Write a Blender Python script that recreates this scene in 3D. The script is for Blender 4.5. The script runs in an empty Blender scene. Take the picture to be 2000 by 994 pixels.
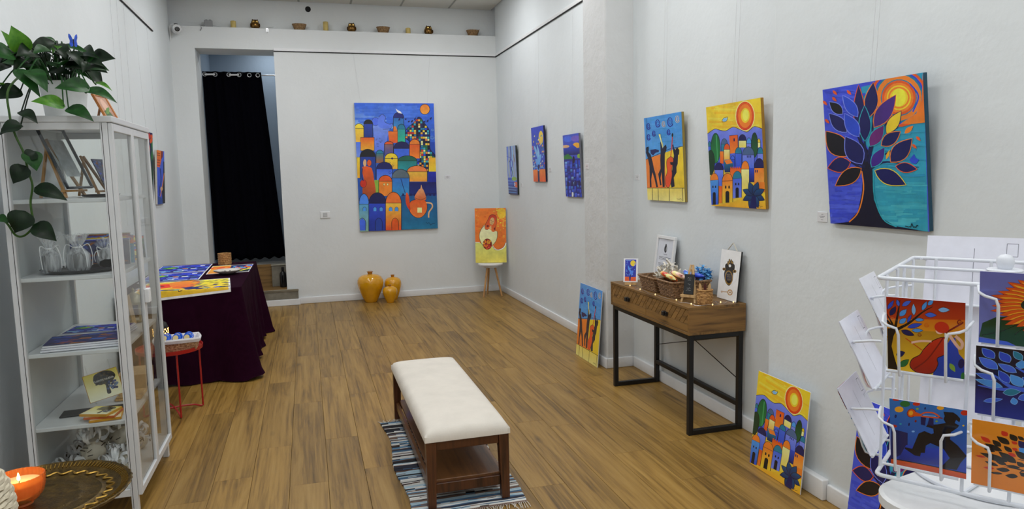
import bpy, bmesh, math, random
import numpy as np
from mathutils import Vector, Matrix, Euler
from mathutils.geometry import intersect_point_line
random.seed(7)
scene = bpy.context.scene
COL = scene.collection
PI = math.pi
R = math.radians

# ------------------------------------------------------------------ camera
PAN, PITCH, ROLL = 0.279535, 0.112124, -0.0217386
fw = Vector((math.sin(PAN)*math.cos(PITCH), math.cos(PAN)*math.cos(PITCH), -math.sin(PITCH)))
rt = Vector((math.cos(PAN), -math.sin(PAN), 0)); up = rt.cross(fw)
r2 = rt*math.cos(ROLL) + up*math.sin(ROLL); u2 = up*math.cos(ROLL) - rt*math.sin(ROLL)
cam_d = bpy.data.cameras.new('camera'); cam = bpy.data.objects.new('camera', cam_d); COL.objects.link(cam)
cm = Matrix((r2, u2, -fw)).transposed().to_4x4(); cm.translation = (0, 0, 1.55)
cam.matrix_world = cm
cam_d.sensor_width = 36; cam_d.lens = 1385.59/2000*36; cam_d.clip_start = .05; cam_d.clip_end = 60
scene.camera = cam
# ------------------------------------------------------------------ world, exposure
w = bpy.data.worlds.new('world'); scene.world = w; w.use_nodes = True
w.node_tree.nodes['Background'].inputs[0].default_value = (.55, .6, .7, 1)
w.node_tree.nodes['Background'].inputs[1].default_value = .15
vs = scene.view_settings
vs.view_transform = 'Standard'; vs.look = 'None'; vs.gamma = 1; vs.exposure = 0.0; vs.use_curve_mapping = False
PANEL_POWER = 13.0      # watts of each ceiling panel lamp

# ------------------------------------------------------------------ materials
def s2l(c):
    return tuple((v/255/12.92 if v/255 <= .04045 else ((v/255+.055)/1.055)**2.4) for v in c)
def C(r, g, b, k=1.0):
    return tuple(min(.95, v*k) for v in s2l((r, g, b)))
class NT:
    def __init__(s, name):
        s.m = bpy.data.materials.new(name); s.m.use_nodes = True
        s.n = s.m.node_tree.nodes; s.l = s.m.node_tree.links; s.b = s.n['Principled BSDF']
    def add(s, t, **kw):
        x = s.n.new(t)
        for k, v in kw.items():
            if k[0] == '_': x.inputs[k[1:].replace('_', ' ')].default_value = v
            else: setattr(x, k, v)
        return x
    def link(s, a, b): s.l.new(a, b)
    def ramp(s, fac, stops):
        x = s.n.new('ShaderNodeValToRGB'); e = x.color_ramp.elements
        while len(e) < len(stops): e.new(.5)
        for el, (p, c) in zip(e, stops): el.position = p; el.color = (*c, 1)
        s.link(fac, x.inputs[0]); return x.outputs[0]
    def coords(s, scale=(1, 1, 1), rand=False, kind='Object'):
        t = s.n.new('ShaderNodeTexCoord'); mp = s.n.new('ShaderNodeMapping'); mp.inputs['Scale'].default_value = scale
        s.link(t.outputs[kind], mp.inputs[0])
        if rand:
            oi = s.n.new('ShaderNodeObjectInfo'); mu = s.n.new('ShaderNodeVectorMath'); mu.operation = 'SCALE'
            cb = s.n.new('ShaderNodeCombineXYZ')
            for i in range(3): s.link(oi.outputs['Random'], cb.inputs[i])
            s.link(cb.outputs[0], mu.inputs[0]); mu.inputs['Scale'].default_value = 37.0
            s.link(mu.outputs[0], mp.inputs['Location'])
        return mp.outputs[0]
    def noise(s, vec, scale=5, detail=4, rough=.55, dist=0):
        x = s.n.new('ShaderNodeTexNoise'); x.inputs['Scale'].default_value = scale; x.inputs['Detail'].default_value = detail
        x.inputs['Roughness'].default_value = rough; x.inputs['Distortion'].default_value = dist
        s.link(vec, x.inputs['Vector']); return x.outputs['Fac']
    def bump(s, h, strength=.2, dist=.01):
        x = s.n.new('ShaderNodeBump'); x.inputs['Strength'].default_value = strength; x.inputs['Distance'].default_value = dist
        s.link(h, x.inputs['Height']); s.link(x.outputs[0], s.b.inputs['Normal'])
MATS = {}
def mat(name, rgb, rough=.5, metal=0, var=.08, scale=12, bump=0, coat=0, spec=.5, emit=None, es=0, trans=0, alpha=1, stretch=(1, 1, 1)):
    """procedural paint: base colour with a soft noise variation and fine relief"""
    if name in MATS: return MATS[name]
    t = NT(name); c = s2l(rgb)
    v = t.coords(stretch)
    f = t.noise(v, scale, 5)
    t.link(t.ramp(f, [(.3, tuple(x*(1-var) for x in c)), (.7, tuple(min(1, x*(1+var)) for x in c))]), t.b.inputs['Base Color'])
    t.b.inputs['Roughness'].default_value = rough; t.b.inputs['Metallic'].default_value = metal
    t.b.inputs['Coat Weight'].default_value = coat; t.b.inputs['Specular IOR Level'].default_value = spec
    t.b.inputs['Transmission Weight'].default_value = trans; t.b.inputs['Alpha'].default_value = alpha
    if emit: t.b.inputs['Emission Color'].default_value = (*s2l(emit), 1); t.b.inputs['Emission Strength'].default_value = es
    if bump: t.bump(f, bump, .01)
    MATS[name] = t.m; return t.m
def wood(name, light, dark, axis=1, rough=.45, scale=1.0, rand=True, coat=0):
    if name in MATS: return MATS[name]
    t = NT(name)
    st = [9*scale]*3; st[axis] = .9*scale
    v = t.coords(tuple(st), rand)
    n1 = t.noise(v, 1.6, 6, .6, .6); 
    st2 = [60*scale]*3; st2[axis] = 2.5*scale
    v2 = t.coords(tuple(st2), rand); n2 = t.noise(v2, 1.0, 3, .6)
    mx = t.add('ShaderNodeMix', data_type='FLOAT'); mx.inputs[0].default_value = .38
    t.link(n1, mx.inputs[2]); t.link(n2, mx.inputs[3])
    L, D = s2l(light), s2l(dark); Mi = tuple((a*.6+b*.4) for a, b in zip(L, D))
    col = t.ramp(mx.outputs[0], [(.33, D), (.45, Mi), (.53, tuple(a*.88+b*.12 for a, b in zip(L, D))), (.68, L)])
    oi = t.add('ShaderNodeObjectInfo'); mr = t.add('ShaderNodeMapRange'); mr.inputs[3].default_value = .84; mr.inputs[4].default_value = 1.12
    t.link(oi.outputs['Random'], mr.inputs[0])
    hs = t.add('ShaderNodeHueSaturation'); t.link(mr.outputs[0], hs.inputs['Value']); t.link(col, hs.inputs['Color'])
    t.link(hs.outputs[0], t.b.inputs['Base Color']); t.b.inputs['Roughness'].default_value = rough; t.b.inputs['Coat Weight'].default_value = coat
    t.bump(n2, .08, .004)
    MATS[name] = t.m; return t.m
def floor_wood():
    t = NT('oak laminate')
    v = t.coords((9, .6, 9), True); n1 = t.noise(v, 1.5, 6, .62, .8)
    v2 = t.coords((62, 1.7, 62), True); n2 = t.noise(v2, 1.0, 4, .65, .3)
    v3 = t.coords((4.2, 1.5, 4.2), True)
    vo = t.add('ShaderNodeTexVoronoi'); vo.inputs['Scale'].default_value = 1.15; t.link(v3, vo.inputs['Vector'])
    kn = t.ramp(vo.outputs['Distance'], [(.0, (0, 0, 0)), (.13, (1, 1, 1))])
    mx = t.add('ShaderNodeMix', data_type='FLOAT'); mx.inputs[0].default_value = .42; t.link(n1, mx.inputs[2]); t.link(n2, mx.inputs[3])
    col = t.ramp(mx.outputs[0], [(.31, C(74, 56, 28)), (.42, C(122, 95, 53)), (.52, C(152, 121, 71)), (.7, C(172, 142, 90))])
    m2 = t.add('ShaderNodeMix', data_type='RGBA'); m2.blend_type = 'MULTIPLY'; m2.inputs[0].default_value = .55
    t.link(col, m2.inputs[6]); t.link(kn, m2.inputs[7])
    oi = t.add('ShaderNodeObjectInfo'); mr = t.add('ShaderNodeMapRange'); mr.inputs[3].default_value = .86; mr.inputs[4].default_value = 1.1
    t.link(oi.outputs['Random'], mr.inputs[0]); hs = t.add('ShaderNodeHueSaturation'); t.link(mr.outputs[0], hs.inputs['Value'])
    hs.inputs['Saturation'].default_value = 1.1
    t.link(m2.outputs[2], hs.inputs['Color']); t.link(hs.outputs[0], t.b.inputs['Base Color'])
    t.b.inputs['Roughness'].default_value = .42; t.bump(n2, .06, .004)
    return t.m
def plaster(name, rgb, k=1.0):
    t = NT(name); v = t.coords((1, 1, 1)); n = t.noise(v, 1.3, 5); n2 = t.noise(v, 38, 6, .6); n3 = t.noise(v, 7, 3)
    c = s2l(rgb)
    t.link(t.ramp(n, [(.3, tuple(x*.96 for x in c)), (.7, tuple(min(1, x*1.03) for x in c))]), t.b.inputs['Base Color'])
    t.b.inputs['Roughness'].default_value = .72
    ad = t.add('ShaderNodeMath', operation='MULTIPLY_ADD'); ad.inputs[1].default_value = .25; t.link(n2, ad.inputs[0]); t.link(n3, ad.inputs[2])
    t.bump(ad.outputs[0], .28*k, .012); return t.m
def glass_mat():
    t = NT('clear glass'); tr = t.add('ShaderNodeBsdfTransparent'); tr.inputs[0].default_value = (.97, .985, .98, 1)
    gl = t.add('ShaderNodeBsdfGlossy'); gl.inputs['Roughness'].default_value = .02
    nz = t.noise(t.coords((1, 1, 1)), 2.0, 1)
    lf = t.add('ShaderNodeLayerWeight'); lf.inputs[0].default_value = .5; pw = t.add('ShaderNodeMath', operation='POWER'); t.link(lf.outputs['Facing'], pw.inputs[0]); pw.inputs[1].default_value = 5.0
    lw = t.add('ShaderNodeMath', operation='MULTIPLY_ADD'); t.link(pw.outputs[0], lw.inputs[0]); lw.inputs[1].default_value = .9; lw.inputs[2].default_value = .025
    mr = t.add('ShaderNodeMath', operation='MULTIPLY_ADD'); t.link(nz, mr.inputs[0]); mr.inputs[1].default_value = .02; t.link(lw.outputs[0], mr.inputs[2])
    mx = t.add('ShaderNodeMixShader'); t.link(mr.outputs[0], mx.inputs[0]); t.link(tr.outputs[0], mx.inputs[1]); t.link(gl.outputs[0], mx.inputs[2])
    t.link(mx.outputs[0], t.n['Material Output'].inputs[0]); return t.m
def paint_mat(name, rough=.4, noise=.1, coat=0.0, sc=26):
    """acrylic paint / print: colour comes from the drawn shapes, brush relief from noise"""
    t = NT(name); a = t.add('ShaderNodeVertexColor'); a.layer_name = 'Col'
    v = t.coords((1, 1, 1)); n = t.noise(v, sc, 7, .62)
    mr = t.add('ShaderNodeMapRange'); mr.inputs[1].default_value = .3; mr.inputs[2].default_value = .7
    mr.inputs[3].default_value = 1-noise*2; mr.inputs[4].default_value = 1+noise*2; t.link(n, mr.inputs[0])
    hs = t.add('ShaderNodeHueSaturation'); t.link(mr.outputs[0], hs.inputs['Value']); t.link(a.outputs[0], hs.inputs['Color'])
    t.link(hs.outputs[0], t.b.inputs['Base Color']); t.b.inputs['Roughness'].default_value = rough; t.b.inputs['Coat Weight'].default_value = coat
    t.bump(n, .1, .003); return t.m
def wicker(name, light, dark, su=60, sv=60):
    t = NT(name); v = t.coords((1, 1, 1)); n = t.noise(v, 90, 3)
    t.link(t.ramp(n, [(.35, s2l(dark)), (.65, s2l(light))]), t.b.inputs['Base Color']); t.b.inputs['Roughness'].default_value = .6
    return t.m
def fabric(name, rgb, sc=420, var=.12, rough=.9, sheen=0, spec=.3):
    t = NT(name); v = t.coords((1, 1, 1)); 
    w1 = t.add('ShaderNodeTexWave', bands_direction='X'); w1.inputs['Scale'].default_value = sc/6; w1.inputs['Distortion'].default_value = 1.5; t.link(v, w1.inputs[0])
    w2 = t.add('ShaderNodeTexWave', bands_direction='Y'); w2.inputs['Scale'].default_value = sc/6; w2.inputs['Distortion'].default_value = 1.5; t.link(v, w2.inputs[0])
    ad = t.add('ShaderNodeMath', operation='MULTIPLY'); t.link(w1.outputs['Fac'], ad.inputs[0]); t.link(w2.outputs['Fac'], ad.inputs[1])
    n = t.noise(v, 9, 5); a2 = t.add('ShaderNodeMath', operation='MULTIPLY_ADD'); t.link(ad.outputs[0], a2.inputs[0]); a2.inputs[1].default_value = .35; t.link(n, a2.inputs[2])
    c = s2l(rgb)
    t.link(t.ramp(a2.outputs[0], [(.3, tuple(x*(1-var) for x in c)), (.85, tuple(min(1, x*(1+var)) for x in c))]), t.b.inputs['Base Color'])
    t.b.inputs['Roughness'].default_value = rough; t.b.inputs['Sheen Weight'].default_value = sheen; t.b.inputs['Specular IOR Level'].default_value = spec
    t.bump(a2.outputs[0], .15, .003); MATS[name] = t.m; return t.m
M_WALL = plaster('white wall plaster', (224, 230, 233)); M_WALLB = plaster('white wall plaster back', (226, 230, 231))
M_OLD = plaster('rough old plaster', (214, 216, 217), 3)
M_BLUEWALL = plaster('blue grey passage plaster', (150, 166, 182))
M_CEIL = plaster('mineral ceiling tile', (214, 213, 206), 1.6)
M_WHITE = mat('white gloss paint', (232, 234, 236), .35, var=.02)
M_MELA = mat('white lacquered metal', (214, 217, 220), .32, var=.02)
M_GREYP = mat('pale grey back panel', (196, 202, 204), .45, var=.03)
M_DARK = mat('dark gap', (22, 22, 24), .8)
M_BLACK = mat('black powder coated steel', (17, 17, 19), .45, var=.15)
M_BLACKP = mat('black plastic', (15, 15, 17), .35)
M_STEEL = mat('brushed steel', (180, 182, 185), .3, 1)
M_GLASS = glass_mat()
M_PAINT = paint_mat('acrylic paint', .38, .085, sc=11)
M_PRINT = paint_mat('glossy printed card', .25, .02, .3)
M_MATT = paint_mat('matt cloth print', .8, .05)
M_CANVAS = fabric('raw canvas edge', (205, 200, 190))
M_CARD = mat('white card', (226, 227, 236), .6, var=.02)
M_FLOOR = floor_wood()
M_CONSOLE = wood('rustic oak veneer', (150, 112, 60), (66, 44, 22), 1, .5, 1.3)
M_CONSOLE_X = wood('rustic oak veneer end', (150, 110, 58), (62, 40, 20), 0, .5, 1.3)
M_WALNUT = wood('walnut stained wood', (92, 52, 28), (40, 21, 12), 2, .38, 1.6, coat=.2)
M_WALNUT_Y = wood('walnut stained board', (112, 72, 38), (58, 34, 17), 1, .38, 1.4, coat=.2)
M_PINE = wood('light pine', (222, 186, 132), (178, 132, 80), 2, .55, 3)
M_BEECH = wood('beech leg', (196, 150, 96), (150, 104, 58), 2, .5, 3)

# ------------------------------------------------------------------ geometry helpers
class MB:
    def __init__(s): s.v = []; s.f = []; s.c = None
    def add(s, vs, fs):
        o = len(s.v); s.v += [tuple(p) for p in vs]; s.f += [tuple(i+o for i in f) for f in fs]; return s
    def box(s, x0, x1, y0, y1, z0, z1):
        return s.add([(x0,y0,z0),(x1,y0,z0),(x1,y1,z0),(x0,y1,z0),(x0,y0,z1),(x1,y0,z1),(x1,y1,z1),(x0,y1,z1)],
                     [(0,3,2,1),(4,5,6,7),(0,1,5,4),(1,2,6,5),(2,3,7,6),(3,0,4,7)])
    def cbox(s, x0, x1, y0, y1, z0, z1, b=.004, seg=2):
        bm = bmesh.new(); bmesh.ops.create_cube(bm, size=1)
        for v in bm.verts: v.co = Vector((x0 if v.co.x < 0 else x1, y0 if v.co.y < 0 else y1, z0 if v.co.z < 0 else z1))
        bmesh.ops.bevel(bm, geom=bm.edges[:], offset=b, segments=seg, affect='EDGES', profile=.5)
        bm.verts.index_update(); s.add([v.co for v in bm.verts], [[v.index for v in f.verts] for f in bm.faces]); bm.free(); return s
    def tube(s, pts, r, n=8, closed=False, cap=True):
        pts = [Vector(p) for p in pts]; m = len(pts); rr = r if isinstance(r, (list, tuple)) else [r]*m
        rings = []; nrm = None
        for i, p in enumerate(pts):
            a = pts[i-1] if (i > 0 or closed) else p; b = pts[(i+1) % m] if (i < m-1 or closed) else p
            t = (b-a).normalized() if (b-a).length > 1e-9 else Vector((0, 0, 1))
            if nrm is None: nrm = t.orthogonal().normalized()
            nrm = (nrm - t*nrm.dot(t)); nrm = nrm.normalized() if nrm.length > 1e-6 else t.orthogonal().normalized()
            bi = t.cross(nrm)
            rings.append([p + (nrm*math.cos(2*PI*k/n) + bi*math.sin(2*PI*k/n))*rr[i] for k in range(n)])
        vs = [v for r_ in rings for v in r_]; fs = []
        for i in range(m if closed else m-1):
            j = (i+1) % m
            for k in range(n): fs.append((i*n+k, i*n+(k+1) % n, j*n+(k+1) % n, j*n+k))
        if cap and not closed: fs += [tuple(reversed(range(n))), tuple((m-1)*n+k for k in range(n))]
        return s.add(vs, fs)
    def lathe(s, prof, cx=0, cy=0, cz=0, n=32, cap=True, squash=None):
        vs = []; fs = []; m = len(prof)
        for r, z in prof:
            for k in range(n):
                a = 2*PI*k/n; q = squash(a, r, z) if squash else 1
                vs.append((cx+r*q*math.cos(a), cy+r*q*math.sin(a), cz+z))
        for i in range(m-1):
            for k in range(n): fs.append((i*n+k, i*n+(k+1) % n, (i+1)*n+(k+1) % n, (i+1)*n+k))
        if cap: fs += [tuple(reversed(range(n))), tuple((m-1)*n+k for k in range(n))]
        return s.add(vs, fs)
    def prism(s, pts, z0, z1, fn=None):
        n = len(pts); fn = fn or (lambda x, y, z: (x, y, z))
        return s.add([fn(x, y, z0) for x, y in pts]+[fn(x, y, z1) for x, y in pts],
                     [tuple(reversed(range(n))), tuple(range(n, 2*n))]+[(i, (i+1) % n, n+(i+1) % n, n+i) for i in range(n)])
    def bar(s, a, b, wd, hg, upv=(0, 0, 1)):
        a, b = Vector(a), Vector(b); t = (b-a).normalized(); u = Vector(upv); sd = t.cross(u)
        if sd.length < 1e-4: sd = t.cross(Vector((1, 0, 0)))
        sd.normalize(); u = sd.cross(t); vs = []
        for p in (a, b):
            for i, j in ((-1,-1),(1,-1),(1,1),(-1,1)): vs.append(p+sd*i*wd/2+u*j*hg/2)
        return s.add(vs, [(0,1,2,3),(7,6,5,4),(0,4,5,1),(1,5,6,2),(2,6,7,3),(3,7,4,0)])
def obj(name, mb, m, parent=None, smooth=False, loc=None, rot=None, angle=None):
    me = bpy.data.meshes.new(name); me.from_pydata([tuple(v) for v in mb.v], [], mb.f)
    bm = bmesh.new(); bm.from_mesh(me); bmesh.ops.recalc_face_normals(bm, faces=bm.faces[:]); bm.to_mesh(me); bm.free()
    me.materials.append(m)
    if smooth:
        me.polygons.foreach_set('use_smooth', [True]*len(me.polygons))
        me.set_sharp_from_angle(angle=R(angle or 40))
    o = bpy.data.objects.new(name, me); COL.objects.link(o)
    if parent: o.parent = parent
    if loc: o.location = loc
    if rot: o.rotation_euler = rot
    return o
def tag(o, label=None, cat=None, group=None, kind=None):
    if label: o['label'] = label
    if cat: o['category'] = cat
    if group: o['group'] = group
    if kind: o['kind'] = kind
    return o
def empty(name, label, cat, loc=(0, 0, 0), rz=0, group=None):
    o = bpy.data.objects.new(name, None); COL.objects.link(o); o.location = loc; o.rotation_euler = (0, 0, rz); o.empty_display_size = .05
    return tag(o, label, cat, group)
def struct(name, mb, m, parent=None, smooth=False):
    o = obj(name, mb, m, parent, smooth)
    if not parent: o['kind'] = 'structure'
    return o
def wloc(o):   # matrix of a freshly placed object, before the depsgraph runs
    return Matrix.LocRotScale(o.location, o.rotation_euler, o.scale)
def adopt(child, root):    # parent a mesh that was made in room coordinates
    child.parent = root; child.matrix_parent_inverse = wloc(root).inverted(); return child
def copy_tree(o, parent=None):
    c = o.copy(); COL.objects.link(c)
    if parent: c.parent = parent
    for ch in list(o.children): copy_tree(ch, c)
    return c
def smooth_pts(pts, n=6, closed=False):
    P = [np.array(p, float) for p in pts]; m = len(P); out = []
    rng = range(m) if closed else range(m-1)
    for i in rng:
        p0 = P[i-1] if (closed or i > 0) else P[i]; p1 = P[i]; p2 = P[(i+1) % m]; p3 = P[(i+2) % m] if (closed or i+2 < m) else p2
        for k in range(n):
            t = k/n; out.append(.5*((2*p1)+(-p0+p2)*t+(2*p0-5*p1+4*p2-p3)*t*t+(-p0+3*p1-3*p2+p3)*t**3))
    if not closed: out.append(P[-1])
    return [tuple(p) for p in out]
# ------------------------------------------------------------------ drawing kit for the flat paintings and prints
K = dict(nv=(16,20,84), bl=(38,70,196), cb=(62,98,214), sk=(72,146,226), ls=(128,180,236), te=(26,118,150), tq=(40,158,178), lv=(112,128,224), pu=(66,36,120),
         og=(240,124,36), do=(214,84,26), rd=(196,44,24), dr=(122,22,18), ye=(246,196,44), go=(232,164,40), cr=(246,226,150), bk=(10,10,22), wh=(240,240,240),
         gr=(34,110,52), dg=(16,56,34), lg=(130,170,60), br=(126,76,40), gy=(150,158,170), sl=(70,96,140), pk=(236,190,170), tn=(214,170,120))
def hom(src):
    dst = [(0,1),(1,1),(0,0),(1,0)]; A = []; b = []
    for (x, y), (u, v) in zip(src, dst):
        A += [[x,y,1,0,0,0,-u*x,-u*y],[0,0,0,x,y,1,-v*x,-v*y]]; b += [u, v]
    return np.append(np.linalg.solve(np.array(A, float), np.array(b, float)), 1).reshape(3, 3)
def clip(poly):
    for ax, lim, sg in ((0,0,1),(0,1,-1),(1,0,1),(1,1,-1)):
        out = []; n = len(poly)
        for i in range(n):
            a, b = poly[i], poly[(i+1) % n]; da = (a[ax]-lim)*sg; db = (b[ax]-lim)*sg
            if da >= 0: out.append(a)
            if da*db < 0:
                t = da/(da-db); out.append((a[0]+(b[0]-a[0])*t, a[1]+(b[1]-a[1])*t))
        poly = out
        if len(poly) < 3: return []
    return poly
class Art:
    """flat drawing; shapes are given on a sketch sheet whose four corners are tl, tr, bl, br"""
    def __init__(s, tl=(0,0), tr=(100,0), bl=(0,100), br=(100,100), gain=1.28):
        s.H = hom([tl, tr, bl, br]); s.sh = []; s.g = gain; s.q = (tl, tr, bl, br)
    def col(s, c): return K[c] if isinstance(c, str) else c
    def m(s, p):
        r = s.H @ np.array([p[0], p[1], 1.0]); return (r[0]/r[2], r[1]/r[2])
    def poly(s, pts, c, c2=None, sm=False, new=True):
        if sm: pts = smooth_pts(pts, 5, True)
        u = clip([s.m(p) for p in pts])
        if len(u) >= 3: s.sh.append((u, s.col(c), s.col(c2) if c2 else None, new))
        return s
    def bg(s, c, c2=None):
        tl, tr, bl, br = s.q; return s.poly([tl, tr, br, bl], c, c2)
    def line(s, pts, wd, c='bk', sm=True, closed=False, taper=False):
        P = smooth_pts(pts, 5, closed) if sm and len(pts) > 2 else list(pts)
        if closed: P = P+[P[0]]
        P = [np.array(p, float) for p in P]; n = len(P); Ls = []; Rs = []
        for i in range(n):
            a = P[max(0, i-1)]; b = P[min(n-1, i+1)]
            if closed and i in (0, n-1): a = P[n-2]; b = P[1]
            t = b-a; L = np.hypot(*t) or 1; nn = np.array([-t[1], t[0]])/L*wd/2
            if taper: nn = nn*(1-.85*i/(n-1))
            Ls.append(P[i]+nn); Rs.append(P[i]-nn)
        for i in range(n-1): s.poly([Ls[i], Ls[i+1], Rs[i+1], Rs[i]], c, new=(i == 0))
        return s
    def ell(s, cx, cy, rx, ry, c, c2=None, a0=0, a1=360, n=22, ln=0, lc='bk', rot=0):
        pts = []
        for k in range(n+(a1-a0 < 360)):
            a = R(a0+(a1-a0)*k/n); x, y = rx*math.cos(a), -ry*math.sin(a); cr, sr = math.cos(R(rot)), math.sin(R(rot))
            pts.append((cx+x*cr-y*sr, cy+x*sr+y*cr))
        s.poly(pts, c, c2)
        if ln: s.line(pts, ln, lc, sm=False, closed=True)
        return s
    def rect(s, x0, y0, x1, y1, c, c2=None, ln=0):
        p = [(x0,y0),(x1,y0),(x1,y1),(x0,y1)]; s.poly(p, c, c2)
        if ln: s.line(p, ln, 'bk', sm=False, closed=True)
        return s
    def dome(s, x0, x1, yt, yd, yb, cd, cb, cb2=None, ln=3.6, win=0, door=0, dy=0):
        """house with a half round roof; dy = how much lower its right side lies"""
        n = 12; top = [((x0+x1)/2-(x1-x0)/2*math.cos(PI*k/n), yd-(yd-yt)*math.sin(PI*k/n)+dy*k/n) for k in range(n+1)]
        s.poly(top, cd); s.poly([(x0,yd),(x1,yd+dy),(x1,yb+dy),(x0,yb)], cb, cb2)
        if ln:
            s.line([(x0,yb)]+top+[(x1,yb+dy)], ln, 'bk', sm=False); s.line([(x0,yd),(x1,yd+dy)], ln*.8, 'bk', sm=False)
        W = x1-x0
        for k in range(win):
            cx = x0+W*(.5 if win == 1 else .34+.32*k); y = yd+(yb-yd)*.24+dy*.4; hw = W*.07
            s.poly([(cx-hw,y),(cx,y-hw),(cx+hw,y),(cx+hw,y+hw*3),(cx-hw,y+hw*3)], 'bk')
        if door:
            cx = x0+W*.5; hw = W*.18; y = yb-(yb-yd)*.45+dy*.5
            s.poly([(cx-hw,yb+dy*.4)]+[(cx-hw*math.cos(PI*k/6), y-hw*math.sin(PI*k/6)) for k in range(7)]+[(cx+hw,yb+dy*.6)], 'bk' if door == 1 else door)
        return s
    def leaf(s, x0, y0, x1, y1, wd, c, c2=None, ec=None, ew=2, bend=.0):
        d = np.array([x1-x0, y1-y0], float); L = np.hypot(*d); t = d/L; nn = np.array([-t[1], t[0]]); P = []
        for sg in (1, -1):
            rng = range(0, 9) if sg > 0 else range(7, 0, -1)
            for k in rng:
                u = k/8; P.append(tuple(np.array([x0, y0])+d*u+nn*(sg*wd/2*math.sin(PI*u**.85)+bend*L*math.sin(PI*u))))
        if ec: s.line(P, ew, ec, sm=False, closed=True)
        s.poly(P, c, c2); return s
    def brush(s, x0, y0, x1, y1, cols, n=14, t=8, wob=6, seed=1):
        rg = random.Random(seed)
        for k in range(n):
            y = y0+(y1-y0)*rg.random(); a = x0+(x1-x0)*rg.random()*.6; b = a+(x1-x0)*(.25+.3*rg.random()); d = (rg.random()-.5)*wob
            s.line([(a, y), ((a+b)/2, y+d), (min(b, x1), y+(rg.random()-.5)*wob)], t*(.5+rg.random()), cols[k % len(cols)])
        return s
    def spiral(s, cx, cy, r, turns=2, wd=3, c='nv', a0=0, sx=1.0):
        n = int(turns*12); s.line([(cx+sx*r*(1-.88*k/n)*math.cos(a0+k/12*2*PI), cy+r*(1-.88*k/n)*math.sin(a0+k/12*2*PI)) for k in range(n+1)], wd, c, sm=False, taper=True); return s
    def scribble(s, x, y, wd, hg, c='bk', t=1.5, slope=0, n=9, seed=1):
        rg = random.Random(seed); s.line([(x+wd*k/n, y+slope*k/n+hg*(rg.random()-.5)*(1.6 if k in (0, n//2) else 1)) for k in range(n+1)], t, c); return s
    def mesh(s, name, wd, hg, y0=0.0, step=6e-6, bend=None):
        V = []; F = []; Cc = []; lay = 0
        for pts, c, c2, new in s.sh:
            if new: lay += 1
            o = len(V); vv = [p[1] for p in pts]; lo, hi = min(vv), max(vv)
            for u, v in pts: V.append(((u-.5)*wd, -(y0+lay*step), v*hg))
            F.append(list(range(o, o+len(pts)))); a = np.array(C(*c, s.g)); b = np.array(C(*c2, s.g)) if c2 else a
            for v in vv:
                t = (v-lo)/(hi-lo) if hi > lo else 0; Cc.append((*(a*t+b*(1-t)), 1))
        me = bpy.data.meshes.new(name); me.from_pydata(V, [], F)
        at = me.color_attributes.new('Col', 'FLOAT_COLOR', 'CORNER'); buf = []
        for p in me.polygons:
            for li in p.loop_indices: buf += Cc[me.loops[li].vertex_index]
        at.data.foreach_set('color', buf); return me
MESHES = {}
def picture(art_key, wd, hg, parent, y0, m=None, loc=(0, 0, 0), rot=(0, 0, 0), name='painted_picture'):
    key = (art_key, wd, hg, y0)
    if key not in MESHES: MESHES[key] = ARTS[art_key]().mesh(name, wd, hg, y0); MESHES[key].materials.append(m or M_PAINT)
    o = bpy.data.objects.new(name, MESHES[key]); COL.objects.link(o); o.parent = parent; o.location = loc; o.rotation_euler = rot; return o
def canvas(name, label, cat, art_key, wd, hg, dp, loc, rz, lean=0, edge=None, m=None, group=None, wires=None, roll=0, child='painted_picture'):
    """a stretched canvas or board standing on the middle of its lower back edge"""
    o = obj(name, MB().cbox(-wd/2, wd/2, -dp, 0, 0, hg, min(.002, dp*.2), 1), edge or M_CANVAS, loc=loc, rot=(lean, roll, rz))
    tag(o, label, cat, group); picture(art_key, wd, hg, o, dp, m, name=child)
    for a, b in (wires or []):
        adopt(obj('hanging_wire', MB().tube([a, b], .0008, 5), M_WIRE), o)
    return o
M_WIRE = mat('nylon line', (196, 198, 202), .4)
ARTS = {}
def art(f): ARTS[f.__name__] = f; return f

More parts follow.
